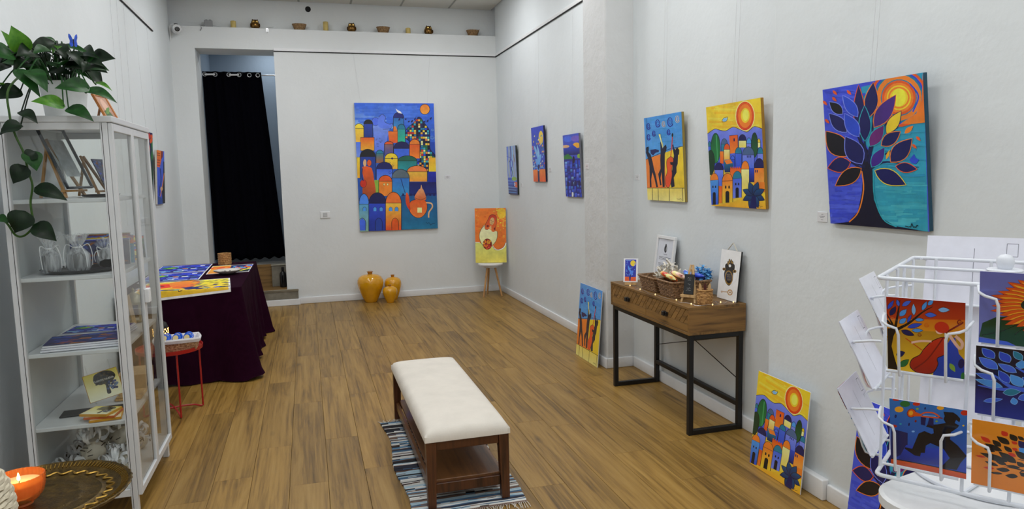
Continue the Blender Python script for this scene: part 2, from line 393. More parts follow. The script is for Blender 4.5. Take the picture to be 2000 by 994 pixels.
@art
def jerusalem():      # the big canvas with houses, onion dome and teapot
    A = Art((107,70),(640,75),(145,930),(670,907))
    A.bg((44,92,206), (22,72,140))
    A.poly([(105,100),(420,110),(420,240),(105,240)],(52,102,210),(126,166,234)); A.brush(105,85,600,215,[(54,104,212),(64,112,216),(48,96,208)],50,14,8,2).rect(420,330,680,930,(24,64,170),(20,92,140))
    A.poly([(240,225),(300,210),(345,228),(330,300),(310,385),(232,385),(238,290)], (112,140,232), (84,112,220), sm=True)
    A.ell(250,195,24,28,(72,104,224),ln=2).poly([(272,165),(295,146),(318,168),(312,195),(345,212),(362,205),(350,238),(290,238),(266,215)],(84,116,226),sm=True)
    A.line([(272,165),(295,146),(318,168),(312,195),(345,212),(365,205),(352,240),(300,246)],2.5)
    for k in range(9): A.spiral(250+random.random()*50, 300+random.random()*70, 6, 1, 2)
    A.ell(581,114,33,34,'og',(248,150,50),ln=3)
    A.dome(108,172,208,240,330,(236,200,50),(228,190,50),(232,170,60)).dome(172,232,182,210,300,'bk',(30,60,160),(24,44,120))
    A.dome(370,440,134,170,260,(20,26,110),(36,96,170),(50,140,200))
    A.poly([(385,108),(398,118),(418,128),(428,142),(405,138),(394,128)],'wh')
    for k in range(11): A.leaf(405+k*21, 190-14*math.sin(k*1.3), 417+k*21, 176-14*math.sin(k*1.3+.5), 11, 'nv')
    on = smooth_pts([(446,300),(458,245),(505,205),(543,165),(578,205),(612,255),(614,320),(618,380),(652,425),(608,475),(604,530),(545,520),(530,470),(548,440),(480,330)],4,True)
    A.poly(on,'nv'); rg = random.Random(3); pal = ['ye','te','og','bl','cr','gr','bk','rd','tq','nv','go','bk']
    from mathutils.geometry import intersect_point_tri_2d
    def inside(x, y):
        r = False
        for i in range(len(on)):
            (x1,y1),(x2,y2) = on[i-1], on[i]
            if (y1 > y) != (y2 > y) and x < (x2-x1)*(y-y1)/(y2-y1)+x1: r = not r
        return r
    for i in range(14):
        for j in range(25):
            x, y = 448+i*14.6+j*.5, 178+j*14.4+i*.3
            if inside(x+6,y+6) and inside(x+2,y+11) and inside(x+11,y+2): A.rect(x,y,x+12.6,y+12.4,pal[rg.randrange(12)])
    A.line(on,3,sm=False,closed=True).spiral(630,300,14,2,2,'ls').spiral(632,250,9,2,2,'ls')
    A.dome(398,450,212,245,335,'te',(40,150,150),(30,170,130)).poly([(335,258),(370,262),(372,228),(385,226),(398,258),(398,335),(342,340)],'og','do')
    A.line([(335,258),(398,258)],3).rect(120,330,150,430,(70,110,220),(110,140,230)).rect(150,300,242,388,'do','go',3).rect(124,432,148,570,'ye','go',2)
    A.dome(146,250,378,428,580,'bk',(24,52,140),(20,70,150)).dome(254,304,384,408,470,'te',(40,110,120),(150,90,50)).dome(310,370,326,346,420,'do',(120,90,90),(60,70,150))
    A.dome(372,480,328,374,440,(18,20,80),(52,96,214),(60,100,210)).dome(478,548,312,346,440,'og','do','og')
    A.dome(312,400,404,440,510,'ye','ye',(240,170,50)).ell(362,440,9,4,'nv').ell(362,440,4,9,'nv').spiral(366,485,8,1.5,2.5).spiral(345,466,7,1.5,2.5)
    A.dome(400,528,422,456,520,(24,90,70),(30,120,120),(30,140,150)).rect(608,434,660,528,'go','ye',2).rect(604,528,662,690,(26,40,160),(20,30,120))
    A.dome(256,364,464,510,590,(18,18,90),(50,90,210),(90,130,230)).spiral(348,532,11,1.6,2.5)
    A.dome(462,598,488,528,594,(226,120,60),(236,180,60),(220,140,50)).rect(480,598,662,690,(20,22,90),(18,40,120))
    A.dome(360,478,512,570,690,(86,100,110),(46,110,196),(40,130,180)); A.line([(420,575),(428,600),(440,640),(450,670)],4,'nv')
    A.rect(243,584,275,676,'lg').dome(272,362,552,592,690,'do','og',(230,130,40))
    for x in (308,332): A.ell(x,613,5,8,'cr',ln=2)
    A.poly([(160,500),(215,498),(232,530),(240,580),(252,660),(240,715),(175,700),(162,650),(172,590)],'do',(150,70,30),sm=True)   # dress
    A.ell(178,470,11,24,'tn').ell(208,470,15,22,'do',ln=2).ell(168,608,22,26,'rd',ln=2).line([(162,505),(158,560),(168,590)],6,'nv')
    A.dome(138,206,676,745,930,(70,130,226),(80,150,190),(130,170,150)).dome(204,322,668,740,925,(16,18,80),(40,66,190),(24,46,140)).dome(318,424,664,738,920,(224,110,40),(240,180,60),(216,70,30))
    for x,c in ((176,'sk'),(246,'sk'),(288,'sk'),(352,'sk'),(392,'sk')): A.poly([(x-11,792),(x-11,772),(x,764),(x+11,772),(x+11,792)],c).line([(x-11,792),(x-11,772),(x,764),(x+11,772),(x+11,792)],2)
    for x,c in ((160,'cb'),(272,(30,60,150)),(382,'do')): A.poly([(x-22,922),(x-22,860),(x,838),(x+22,860),(x+22,922)],c,sm=False).line([(x-22,922),(x-22,860),(x,838),(x+22,860),(x+22,922)],3)
    A.rect(430,688,672,912,(22,80,140),(24,110,150)); A.line([(424,688),(672,672)],5,'nv',sm=False)
    for x in range(430,665,26): A.rect(x,674,x+12,690,'nv')
    A.poly([(478,745),(495,722),(540,712),(585,722),(598,760),(590,800),(560,832),(525,835),(495,815),(478,785)],'do',(232,120,50),sm=True)
    A.line([(478,745),(495,722),(540,712),(585,722),(598,760),(590,800),(560,832),(525,835),(495,815),(478,785)],3,closed=True)
    A.poly([(458,668),(474,690),(482,750),(484,785),(462,760),(452,715)],'do','rd',sm=True).poly([(512,702),(540,650),(552,640),(558,615),(565,640),(575,655),(590,712),(548,724)],'tn','do',sm=True)
    A.line([(590,735),(625,740),(632,765),(610,800),(608,835)],9,'tn').line([(512,702),(555,716),(592,700)],4,'br').rect(532,768,562,802,'cr')
    A.scribble(590,875,62,14,'bk',2.5,0,12,4); return A
@art
def sunrise():        # yellow sky, red sun, village, blue palm
    A = Art((30,115),(492,40),(78,910),(538,938)); A.bg('ye',(238,190,60)); A.brush(40,90,500,300,[(240,192,48),(232,180,40),(248,206,70)],36,14,10,7)
    A.ell(362,187,82,122,'cr').ell(362,187,76,116,'do',(206,60,24)).ell(362,187,58,96,(236,120,36)).ell(364,182,38,60,'ye').ell(366,180,26,46,(250,226,90))
    A.poly([(168,220),(185,200),(200,205),(215,195),(205,225),(185,235)],'ls').line([(168,220),(185,200),(215,195),(205,225),(170,235),(168,220)],3)
    A.poly([(40,330),(105,290),(150,300),(200,305),(262,275),(330,300),(380,315),(440,272),(505,290),(520,620),(60,620)],'lv','bl',sm=False)
    A.line([(40,330),(105,290),(150,300),(200,305),(262,275),(330,300),(380,315),(440,272),(505,290)],4)
    A.dome(160,212,368,412,480,'sl','te').dome(48,75,390,430,480,'te','cb').poly([(228,345),(300,338),(305,480),(235,490)],'do','og').line([(228,345),(300,338),(305,480)],4,sm=False).rect(264,366,276,390,'nv')
    A.dome(308,372,335,385,440,'nv','cr',(240,210,90)).dome(374,416,362,408,450,'sk','lv').dome(466,492,370,400,440,'ye','cr').ell(112,445,40,122,(18,90,50),(30,120,60),ln=4).line([(118,340),(130,550)],9,(60,150,90))
    A.ell(442,420,28,100,'dg',(30,90,50),ln=4).ell(70,560,34,100,'dg',ln=4).dome(466,515,438,490,560,'te','lv').dome(182,234,408,455,545,'do','cr','go')
    A.dome(278,334,438,488,610,'te','cb','bl').dome(340,440,434,500,640,'sl','lv','cb').dome(240,275,505,535,610,'cb','bl').rect(150,470,180,570,'og','do',2)
    for x in (378,392,406): A.rect(x,505,x+7,522,'nv')
    A.poly([(180,540),(240,532),(262,570),(262,640),(190,640)],'te','nv').poly([(186,545),(236,535),(258,565),(206,575)],'og').dome(440,526,528,605,720,'nv','og',(240,150,60))
    for x in (448,462): A.rect(x,620,x+9,642,'nv')
    A.dome(104,178,562,620,750,'nv','lv','cb').rect(236,606,330,690,'do','og',3)
    for x in range(238,325,18): A.rect(x,596,x+9,610,'do')
    A.dome(330,398,548,615,840,'og','cr','ye').rect(398,605,440,720,'bl','nv').dome(66,136,650,706,905,'og','sk','bl',3,2,1,-6).rect(140,752,172,890,'do','og',2).dome(168,258,650,712,888,'og','og','ye',4,2,1,-6)
    A.dome(258,334,634,694,850,'te','cb','lv',3,2,1,-8); A.rect(440,720,535,800,'og').poly([(80,912),(260,880),(350,840),(540,800),(540,940)],'ye','go')
    for a in range(0,360,45): A.leaf(436,822,436+98*math.cos(R(a+22)),822+112*math.sin(R(a+22)),50,(18,72,120),(20,40,90),'bk',8)
    A.poly([(420,830),(455,830),(462,945),(400,945)],'nv').scribble(472,912,40,12,'bk',2,4,8,2); return A
@art
def musicians():      # three dark musicians under blue swirls
    A = Art((72,105),(440,62),(110,888),(486,920)); A.bg((62,140,214),(96,160,220)); A.brush(80,120,440,440,[(60,138,212),(68,146,216),(56,138,204),(74,150,218)],80,18,14,2)
    A.poly([(92,495),(455,385),(478,790),(105,775)],'og',(238,120,40)).poly([(275,440),(460,384),(480,790),(300,780)],'ye',(244,190,40)); A.line([(92,495),(190,460),(330,405),(460,385)],5)
    A.poly([(105,772),(478,782),(490,925),(108,890)],(222,200,90),(236,214,130)); A.line([(105,772),(300,778),(478,784)],5)
    for x,y in ((156,775),(216,780),(328,782),(462,786)): A.line([(x,y),(x+3,y+125)],5,sm=False)
    for x,y,r,c in ((118,180,34,'nv'),(210,155,42,'nv'),(268,165,30,'wh'),(332,148,50,'nv'),(402,125,36,'wh'),(172,250,30,'nv'),(318,245,30,'nv'),(120,282,32,'nv')): A.spiral(x,y,r,2.2,12,'bl' if c == 'nv' else c,.4,.6).spiral(x,y,r,2.2,6,'nv',.4,.6)
    for pts in ([(98,385),(120,372),(122,398),(118,425),(140,450),(160,520),(172,580),(190,640),(215,765),(198,768),(178,680),(158,620),(146,690),(150,765),(132,765),(130,640),(128,560),(112,480),(92,430)],
                [(235,340),(250,325),(258,400),(275,375),(292,362),(300,390),(295,420),(282,450),(282,520),(280,600),(282,765),(262,768),(250,620),(240,680),(250,745),(236,752),(216,640),(240,590),(236,500),(240,430)],
                [(355,370),(365,360),(372,400),(392,420),(400,400),(420,415),(420,450),(412,470),(410,550),(398,580),(400,630),(372,680),(382,765),(350,775),(330,690),(350,640),(362,560),(345,550),(330,540),(362,525),(372,470)]):
        A.poly(pts,(14,14,44),sm=False)
    A.poly([(137,405),(190,400),(222,412),(222,428),(190,435),(165,460),(140,440)],'nv').poly([(112,375),(95,380),(92,402),(122,395)],'bk')
    A.poly([(218,262),(238,260),(240,290),(262,350),(268,385),(258,390),(238,320)],'cr').line([(218,262),(238,262),(250,320),(266,388)],3).poly([(390,402),(410,398),(425,420),(422,465),(388,440)],'bk')
    A.line([(356,262),(352,350),(340,480)],9,'rd').ell(356,275,9,18,'bk')
    A.poly([(320,490),(345,478),(368,505),(360,560),(350,600),(356,650),(340,740),(318,775),(292,745),(290,680),(306,620),(300,560),(302,510)],'do',(220,70,30),sm=True)
    A.line([(320,490),(345,478),(368,505),(360,560),(350,600),(356,650),(340,740),(318,775),(292,745),(290,680),(306,620),(300,560),(302,510)],4,closed=True).poly([(332,530),(365,530),(372,560),(340,556)],'bk')
    A.line([(96,100),(104,400)],2,'nv').scribble(405,888,44,12,'bk',3,4,7,3); return A
@art
def tree():           # dark trunk with big leaves, orange swirl sun
    A = Art((35,148),(612,45),(95,922),(668,960)); A.bg((58,76,210),(70,86,200))
    A.poly([(260,130),(615,40),(640,560),(660,960),(330,930),(330,520),(250,400)],(40,146,184),(44,150,176)); A.brush(340,640,650,930,[(48,156,180),(42,148,176),(54,160,182),(66,168,186),(40,144,174)],90,14,10,3).brush(80,640,290,910,[(64,82,208),(58,74,202),(72,90,212),(52,68,196)],80,14,12,4).brush(40,150,300,420,[(66,84,216),(50,66,198)],30,10,20,5).brush(330,360,640,640,[(46,152,188),(34,136,178)],24,10,12,6)
    for r,c in ((165,'do'),(150,'bl'),(140,'te'),(130,'og'),(104,'te'),(98,'do'),(84,'og'),(70,'ye'),(62,'og'),(52,'ye')): A.ell(478,190,r,r*1.02,c)
    A.ell(478,188,40,52,(250,220,60)).poly([(612,42),(640,42),(640,330),(560,340),(490,340),(580,280),(610,200)],'do','og'); A.line([(540,110),(590,180),(560,270)],9,'bl')
    A.poly([(270,440),(310,500),(330,560),(335,640),(345,780),(400,890),(470,930),(670,962),(95,925),(200,912),(255,850),(275,740),(280,640),(272,590),(258,470)],(10,12,40),sm=False)
    A.line([(270,600),(285,720),(258,850),(205,912)],7,'og').line([(340,620),(348,760),(400,890),(480,935)],6,'tq')
    for b in (((300,560),(240,400),(170,290)),((300,560),(285,430),(282,260)),((310,560),(350,420),(440,300)),((310,570),(400,520),(540,430)),((290,590),(200,540),(90,420)),((280,610),(190,560),(90,600)),((320,600),(420,560),(600,590)),((285,520),(260,400),(250,160)),((310,520),(330,380),(330,160))): A.line(b,16,(14,20,70),taper=True)
    for x0,y0,x1,y1,w,c,e in ((255,390,245,120,62,'nv','do'),(312,300,330,105,74,'nv','og'),(288,440,282,238,66,'nv','tq'),(242,300,155,180,58,'bl','lv'),(155,285,78,218,52,'bk','lv'),(180,390,78,285,70,'nv','lv'),(250,415,168,285,72,'bl','lv'),
                              (180,530,62,388,110,'bk','og'),(272,572,175,418,100,'nv','lv'),(205,565,76,600,84,'nv','do'),(268,600,122,702,82,'bk','og'),(340,360,460,175,86,'pu','og'),(412,395,492,268,62,'ye','nv'),(318,470,395,350,66,(100,30,110),'tq'),
                              (385,465,490,385,66,'nv','og'),(330,590,402,478,62,(60,30,130),'tq'),(440,560,558,425,92,'nv','og'),(470,585,590,600,52,'nv','do'),(350,612,528,690,84,'nv','ye'),(515,395,565,350,28,'og',None),(412,545,432,490,16,'go',None)):
        A.leaf(x0,y0,x1,y1,w,c,None,e,9)
    for x,y in ((110,165),(192,163),(108,203),(54,225),(68,330),(575,470),(596,425)): A.leaf(x-14,y-14,x+12,y+12,16,'do')
    A.poly([(545,548),(572,512),(582,535),(602,545),(585,570),(560,566)],'bl'); A.scribble(530,926,74,18,'bk',4,4,12,5); return A
@art
def bride():          # red haired woman with a bunch of fruit
    A = Art((104,74),(590,88),(68,888),(555,920), 1.1); A.bg('og',(220,110,30)); rg = random.Random(2)
    for k in range(60): A.ell(110+rg.random()*470, 90+rg.random()*560, 8+rg.random()*16, 5+rg.random()*9, [(236,140,40),(224,100,24),(244,160,50)][k % 3])
    A.ell(520,165,70,80,'ye')
    for k in range(34): A.ell(440+rg.random()*140, 90+rg.random()*330, 7+rg.random()*9, 5+rg.random()*6, [(246,210,60),(240,170,50)][k % 2])
    A.poly([(60,580),(150,590),(210,640),(345,660),(380,700),(440,715),(520,690),(560,630),(600,600),(600,940),(40,900)],(214,220,120),(226,210,90),sm=False)
    A.line([(60,580),(105,582),(150,588)],10,'wh').line([(345,650),(380,700),(440,718),(520,690),(565,620)],16,'wh'); A.line([(345,650),(380,705),(440,712),(520,680),(560,600)],6,'br')
    A.poly([(245,335),(200,370),(160,440),(148,510),(165,580),(195,630),(345,640),(400,590),(430,520),(436,450),(410,430),(330,410)],(240,236,190),(224,226,160),sm=True)
    A.line([(240,340),(200,370),(160,440),(148,510),(165,580),(195,635)],6).line([(436,440),(430,520),(400,590),(345,645)],6)
    A.poly([(375,178),(330,195),(300,250),(262,310),(245,350),(250,395),(290,402),(325,370),(340,330),(345,420),(370,440),(400,430),(408,380),(430,310),(438,240),(420,195)],'rd',(226,110,40),sm=True)
    A.line([(375,178),(330,195),(300,250),(262,310),(245,350),(250,395),(290,402)],5).line([(375,178),(420,195),(438,240),(430,310),(408,380),(400,430)],5).ell(290,348,18,18,'dr').ell(396,395,14,18,'dr')
    A.ell(362,280,36,58,(222,180,120),(206,160,100),rot=15).poly([(310,370),(345,340),(345,405),(318,405)],(222,180,120)); A.line([(338,262),(356,266)],6).line([(370,280),(390,284)],6).line([(336,325),(352,332)],5,'dr').line([(362,275),(352,305)],3,'br')
    A.ell(268,620,72,84,'dr')
    for k in range(26):
        a = rg.random()*6.28; r = rg.random()**.5*60; A.ell(268+r*math.cos(a),620+r*1.15*math.sin(a),15,17,['og','do','rd',(226,80,60)][k % 4] if r*math.sin(a) > -10 else ['og','go'][k % 2],ln=3,lc='dr')
    return A
@art
def dove():           # blue dove over orange ground
    A = Art((68,120),(250,85),(103,945),(290,950)); A.bg((40,62,190),(36,60,170)); A.ell(216,270,34,104,'ye',(240,190,90))
    A.poly([(95,760),(290,750),(292,955),(100,950)],'og','do'); rg = random.Random(6)
    for k in range(60): A.leaf(*(lambda x, y: (x, y, x+8, y-34))(85+rg.random()*185, 250+rg.random()*480), 12, ['ye','og','gr','ls','do','cr','te'][k % 7])
    for k in range(14): A.spiral(95+rg.random()*170, 620+rg.random()*110, 14, 2, 6, 'ls', sx=.5)
    A.poly([(120,390),(150,450),(178,540),(215,520),(222,545),(205,640),(180,700),(150,690),(130,600),(160,590),(140,520),(115,430)],'ls','sk',sm=True).poly([(160,380),(190,470),(195,540),(170,560)],'ls',sm=True)
    A.line([(180,680),(178,800),(185,950)],26,'nv').line([(180,780),(140,720),(110,760)],12,'sk').line([(180,780),(220,710),(262,740)],12,'sk'); return A
@art
def seashore():       # pale blue tall canvas with steps
    A = Art((80,105),(232,82),(125,895),(250,900)); A.bg((130,152,200),(150,170,205))
    for x,c in ((100,'cb'),(125,'gy'),(150,'bl'),(175,'ls'),(200,'gy')): A.line([(x,90),(x+8,300),(x-4,420),(x+14,640)],13,c)
    A.line([(90,290),(160,330),(180,430),(160,560),(170,640)],10,'bl').line([(150,100),(160,300),(130,400)],8,'nv').line([(200,260),(220,400)],8,'br').line([(165,480),(190,640)],8,'dg')
    A.poly([(105,650),(240,650),(255,905),(120,905)],'bl','nv'); A.ell(205,670,36,30,'lg').poly([(205,720),(245,720),(248,800),(212,800)],'do').rect(205,730,217,775,'wh')
    for y in (700,745,790,830,865): A.line([(112,y),(232,y+6)],7,['ls','sk'][y % 2],sm=False)
    A.rect(255,860,268,885,'wh'); return A
@art
def bluecity():       # night blue houses below a mountain
    A = Art((43,60),(248,38),(80,905),(292,930)); A.bg((60,80,190),(50,60,190)); A.ell(110,110,60,40,'cb').ell(210,110,60,40,(110,90,190)).ell(220,205,50,40,'go').ell(80,210,50,20,'tn')
    A.poly([(50,235),(110,230),(172,190),(230,240),(262,235),(265,330),(55,330)],'bl','nv').poly([(55,340),(110,310),(165,360),(170,400),(60,395)],'gr',(40,120,40)).ell(255,350,26,30,'lg'); rg = random.Random(9)
    A.poly([(58,385),(270,380),(295,935),(80,910)],(30,34,130))
    for r in range(9):
        for k in range(6):
            x, y = 62+k*36+r*3+rg.randrange(10), 400+r*58+rg.randrange(20); w = 18+rg.randrange(16)
            A.rect(x,y,x+w,y+40+rg.randrange(30),['sk','cb','ls','bl','nv','lv','bl','cb'][rg.randrange(8)],['bl','nv'][rg.randrange(2)])
    A.ell(185,400,14,52,'bk').poly([(165,490),(180,450),(200,490)],'nv')
    for x in (110,165,210,260): A.poly([(x-14,760),(x-14,710),(x,680),(x+14,710),(x+14,760)],'nv')
    A.rect(160,850,180,912,'wh'); return A
@art
def tulips():         # orange red flowers, dark leaves
    A = Art((78,60),(192,104),(165,915),(196,915)); A.bg('nv',(20,40,30))
    A.poly([(76,60),(195,100),(195,300),(100,300)],(20,24,90))
    for x0,y0,x1,y1,w,c in ((100,200,160,560,20,'gr'),(190,150,185,560,24,'gr'),(100,230,130,420,18,'dg'),(130,260,108,70,40,'og'),(150,330,150,120,44,'rd'),(185,300,178,150,30,'do'),(125,420,120,260,34,'go'),(172,420,182,250,30,'do'),(150,640,148,390,40,'do'),(190,700,186,520,18,'gr'),(170,915,160,620,42,'rd'),(185,900,192,640,14,'dg')): A.leaf(x0,y0,x1,y1,w,c,None,'nv',3)
    return A
@art
def pier():           # blue with an orange tower
    A = Art((236,285),(322,303),(244,920),(330,915)); A.bg('cb','bl')
    A.poly([(236,285),(300,300),(290,400),(270,490),(238,480)],'og','do').poly([(285,300),(310,302),(305,370),(285,400)],'dr')
    for y in (320,345,400,430,460): A.line([(238,y),(275,y+8)],8,'dr',sm=False)
    A.poly([(312,420),(325,430),(330,915),(300,915),(290,750),(310,620)],'bk').line([(275,500),(285,640),(265,740),(262,820)],9,'nv').line([(320,560),(300,700),(275,830)],8,'og').ell(290,740,14,24,'tn'); A.poly([(244,820),(300,860),(300,920),(246,920)],(30,70,150)); return A
@art
def cello():          # red headed cello player by a tree
    A = Art((110,57),(868,100),(190,818),(922,903),1.1); A.bg('dr','ye'); A.poly([(100,50),(880,90),(890,290),(130,300)],(150,26,14),(186,60,20)).poly([(130,290),(890,280),(900,420),(140,400)],(206,100,20),(220,150,30))
    A.poly([(150,390),(240,400),(215,470),(205,580),(240,690),(275,790),(310,830),(190,815)],(20,12,16),sm=False)
    for b in (((215,420),(190,340),(130,240)),((220,420),(235,250),(245,90)),((235,405),(350,330),(470,210),(560,150)),((200,400),(150,320),(120,300))): A.line(b,34,(20,12,16),taper=True)
    for x0,y0,x1,y1,w,c in ((135,190,185,95,36,'bl'),(240,155,215,85,30,'cb'),(270,150,350,95,44,'cb'),(165,255,210,160,50,'nv'),(255,260,315,185,52,'sk'),(390,245,375,125,38,'ls'),(465,190,498,98,38,'sk'),(515,135,560,80,40,'sk'),(260,335,320,280,50,'sk'),(335,325,365,240,28,'bl'),(405,292,490,292,34,'sk'),(495,235,605,240,48,'cb'),(615,180,725,180,50,'ls'),(340,375,475,335,46,'bl'),(385,405,490,405,36,'sk'),(285,410,410,458,50,'nv'),(300,790,380,715,60,'gr'),(260,670,335,640,60,'nv')): A.leaf(x0,y0,x1,y1,w,c,None,'bk',7)
    A.spiral(518,345,24,2,6,'do').spiral(460,448,20,2,6,'dr').spiral(190,285,18,2,5,'og').spiral(830,300,30,1.5,16,'dr')
    A.poly([(650,700),(760,480),(800,470),(850,640),(905,700),(922,905),(620,870)],'bl',(20,60,160),sm=False)
    A.line([(690,430),(860,310)],18,'dr',sm=False); A.poly([(520,590),(590,510),(680,470),(728,500),(720,640),(650,690),(660,760),(610,850),(480,850),(400,790),(410,710),(480,660)],'rd',(150,30,20),sm=True)
    A.line([(520,590),(590,510),(680,470),(728,500),(720,640),(650,690),(660,760),(610,850),(480,850),(400,790),(410,710),(480,660)],7,closed=True); A.line([(330,490),(510,620)],7,'rd',sm=False).line([(690,470),(560,700),(440,810)],14,'dr')
    A.line([(390,535),(480,515),(580,515)],22,'pk').line([(740,440),(850,580),(870,520),(800,450)],30,'pk').ell(650,400,40,36,'pk').ell(665,365,72,58,'rd',rot=20).poly([(695,420),(740,440),(725,475),(700,470)],'wh').leaf(770,740,830,830,46,'lg').ell(880,740,30,50,'nv').ell(905,870,20,40,'gr'); return A
@art
def trumpeter():      # dark trumpet player leaping on blue
    A = Art((95,62),(832,148),(185,765),(902,922),1.1); A.bg((40,110,190),(24,50,170)); A.poly([(150,390),(300,430),(320,640),(180,720)],(24,30,90)).poly([(300,560),(700,600),(700,780),(240,730)],'bl',(20,40,130))
    A.poly([(180,715),(470,770),(900,860),(905,925),(185,780)],'do',(190,70,30)).line([(180,712),(470,765),(900,858)],10)
    for x,y,rx,ry,c in ((242,115,46,34,'gr'),(195,178,40,32,'go'),(345,108,34,20,'rd'),(572,135,34,22,'go'),(810,175,40,30,'rd'),(155,75,30,12,'rd'),(165,362,32,16,'rd'),(360,160,13,11,'lg'),(552,286,12,10,'lg'),(348,410,14,10,'ls'),(225,335,11,9,'tq'),(812,320,10,9,'ye'),(430,150,7,14,'nv'),(302,335,8,18,'nv'),(172,255,10,20,'nv'),(358,296,10,14,'dr')): A.ell(x,y,rx,ry,c)
    A.poly([(605,175),(660,178),(700,178),(740,205),(775,245),(770,285),(735,260),(725,295),(770,320),(760,345),(700,400),(700,480),(750,520),(780,545),(880,660),(830,740),(800,820),(640,800),(720,690),(650,590),(610,570),(520,530),(480,560),(480,640),(445,640),(440,680),(390,672),(290,600),(295,585),(360,600),(400,430),(450,400),(520,430),(540,420),(530,370),(460,350),(470,330),(560,320),(640,300),(615,260),(622,225)],(10,12,26),sm=False)
    A.ell(310,210,38,46,'do',ln=6,lc='dr').ell(306,210,20,26,'go').poly([(330,190),(400,215),(410,240),(330,245)],'do').line([(400,220),(440,195),(520,198),(570,245),(410,240)],14,'do').line([(420,225),(540,232)],8,'ls').line([(570,245),(605,250)],12,'dr'); A.poly([(400,245),(450,250),(450,340),(410,330)],'nv').poly([(480,250),(520,255),(530,340),(470,330)],'nv'); return A
@art
def sunflower():
    A = Art((85,70),(985,66),(150,915),(1060,985),1.15); A.bg((100,104,176),(110,120,190)); A.poly([(160,680),(260,600),(480,560),(1000,560),(1060,990),(460,940),(380,890),(150,850)],'dg',(10,66,34),sm=False).line([(170,830),(330,760),(520,600)],10,(8,36,22)).line([(430,800),(520,700),(740,650)],10,(8,36,22)).line([(620,930),(620,780),(740,680)],10,(8,36,22))
    A.ell(720,420,280,220,(14,20,70)).ell(520,420,80,80,(16,40,34))
    for k in range(30):
        a = R(95+k*9.2); cx, cy = 740, 420; r0, r1 = 270, 440+20*(k % 3)
        A.leaf(cx+r0*.9*math.cos(a),cy-r0*.75*math.sin(a),cx+r1*math.cos(a)*1.15,cy-r1*.8*math.sin(a),74,'do',None,'dr',8).leaf(cx+r0*.92*math.cos(a+.03),cy-r0*.76*math.sin(a+.03),cx+r1*.9*math.cos(a+.03)*1.13,cy-r1*.75*math.sin(a+.03),34,'go')
    A.ell(740,420,240,190,(14,20,70)).ell(520,430,80,70,(16,40,34))
    for k in range(14): a = R(k*25.7); A.leaf(770+40*math.cos(a),560-35*math.sin(a),770+270*math.cos(a),560-180*math.sin(a),80,['og','do'][k % 2],None,'dr',6).leaf(770+60*math.cos(a),560-40*math.sin(a),770+220*math.cos(a),560-150*math.sin(a),30,'go')
    A.ell(770,560,110,70,(14,16,30)); A.poly([(150,860),(380,890),(460,945),(150,935)],'cb'); return A
@art
def bluetree():
    A = Art((82,52),(952,110),(132,850),(982,968),1.15); A.bg((10,12,30),(16,24,90)); A.poly([(120,560),(640,620),(620,720),(600,980),(130,860)],(20,26,96),(20,34,130))
    for b in (((760,980),(700,700),(560,560),(380,510),(280,420),(190,350)),((680,640),(610,520),(520,370),(400,280)),((640,620),(480,540),(300,550),(130,520)),((780,700),(820,500),(900,380))): A.line(b,70,'cb',taper=True)
    A.poly([(600,545),(660,470),(900,470),(960,980),(590,960),(640,720),(640,650)],'cb',(40,90,190))
    for x0,y0,x1,y1,w,c in ((230,190,130,80,80,'bl'),(350,225,265,110,80,'bl'),(440,190,370,90,60,'te'),(560,220,480,105,100,'sk'),(590,205,630,110,60,'sk'),(265,315,115,190,90,'cb'),(410,340,265,250,70,'cb'),(440,290,445,195,80,'sk'),(580,360,510,240,80,'bl'),(365,470,275,330,70,'bl'),(470,500,370,370,90,'sk'),(565,480,460,390,60,'bl'),(655,465,655,340,110,'cb'),(265,445,105,380,60,'cb'),(320,525,105,450,70,'sk'),(330,590,460,560,80,'te'),(450,650,570,590,80,'cb'),(430,720,410,640,50,'sk'),(190,705,330,665,50,'cb'),(620,230,730,330,80,'gr'),(670,130,760,260,70,'gr')): A.leaf(x0,y0,x1,y1,w,c,None,'ls',8)
    return A
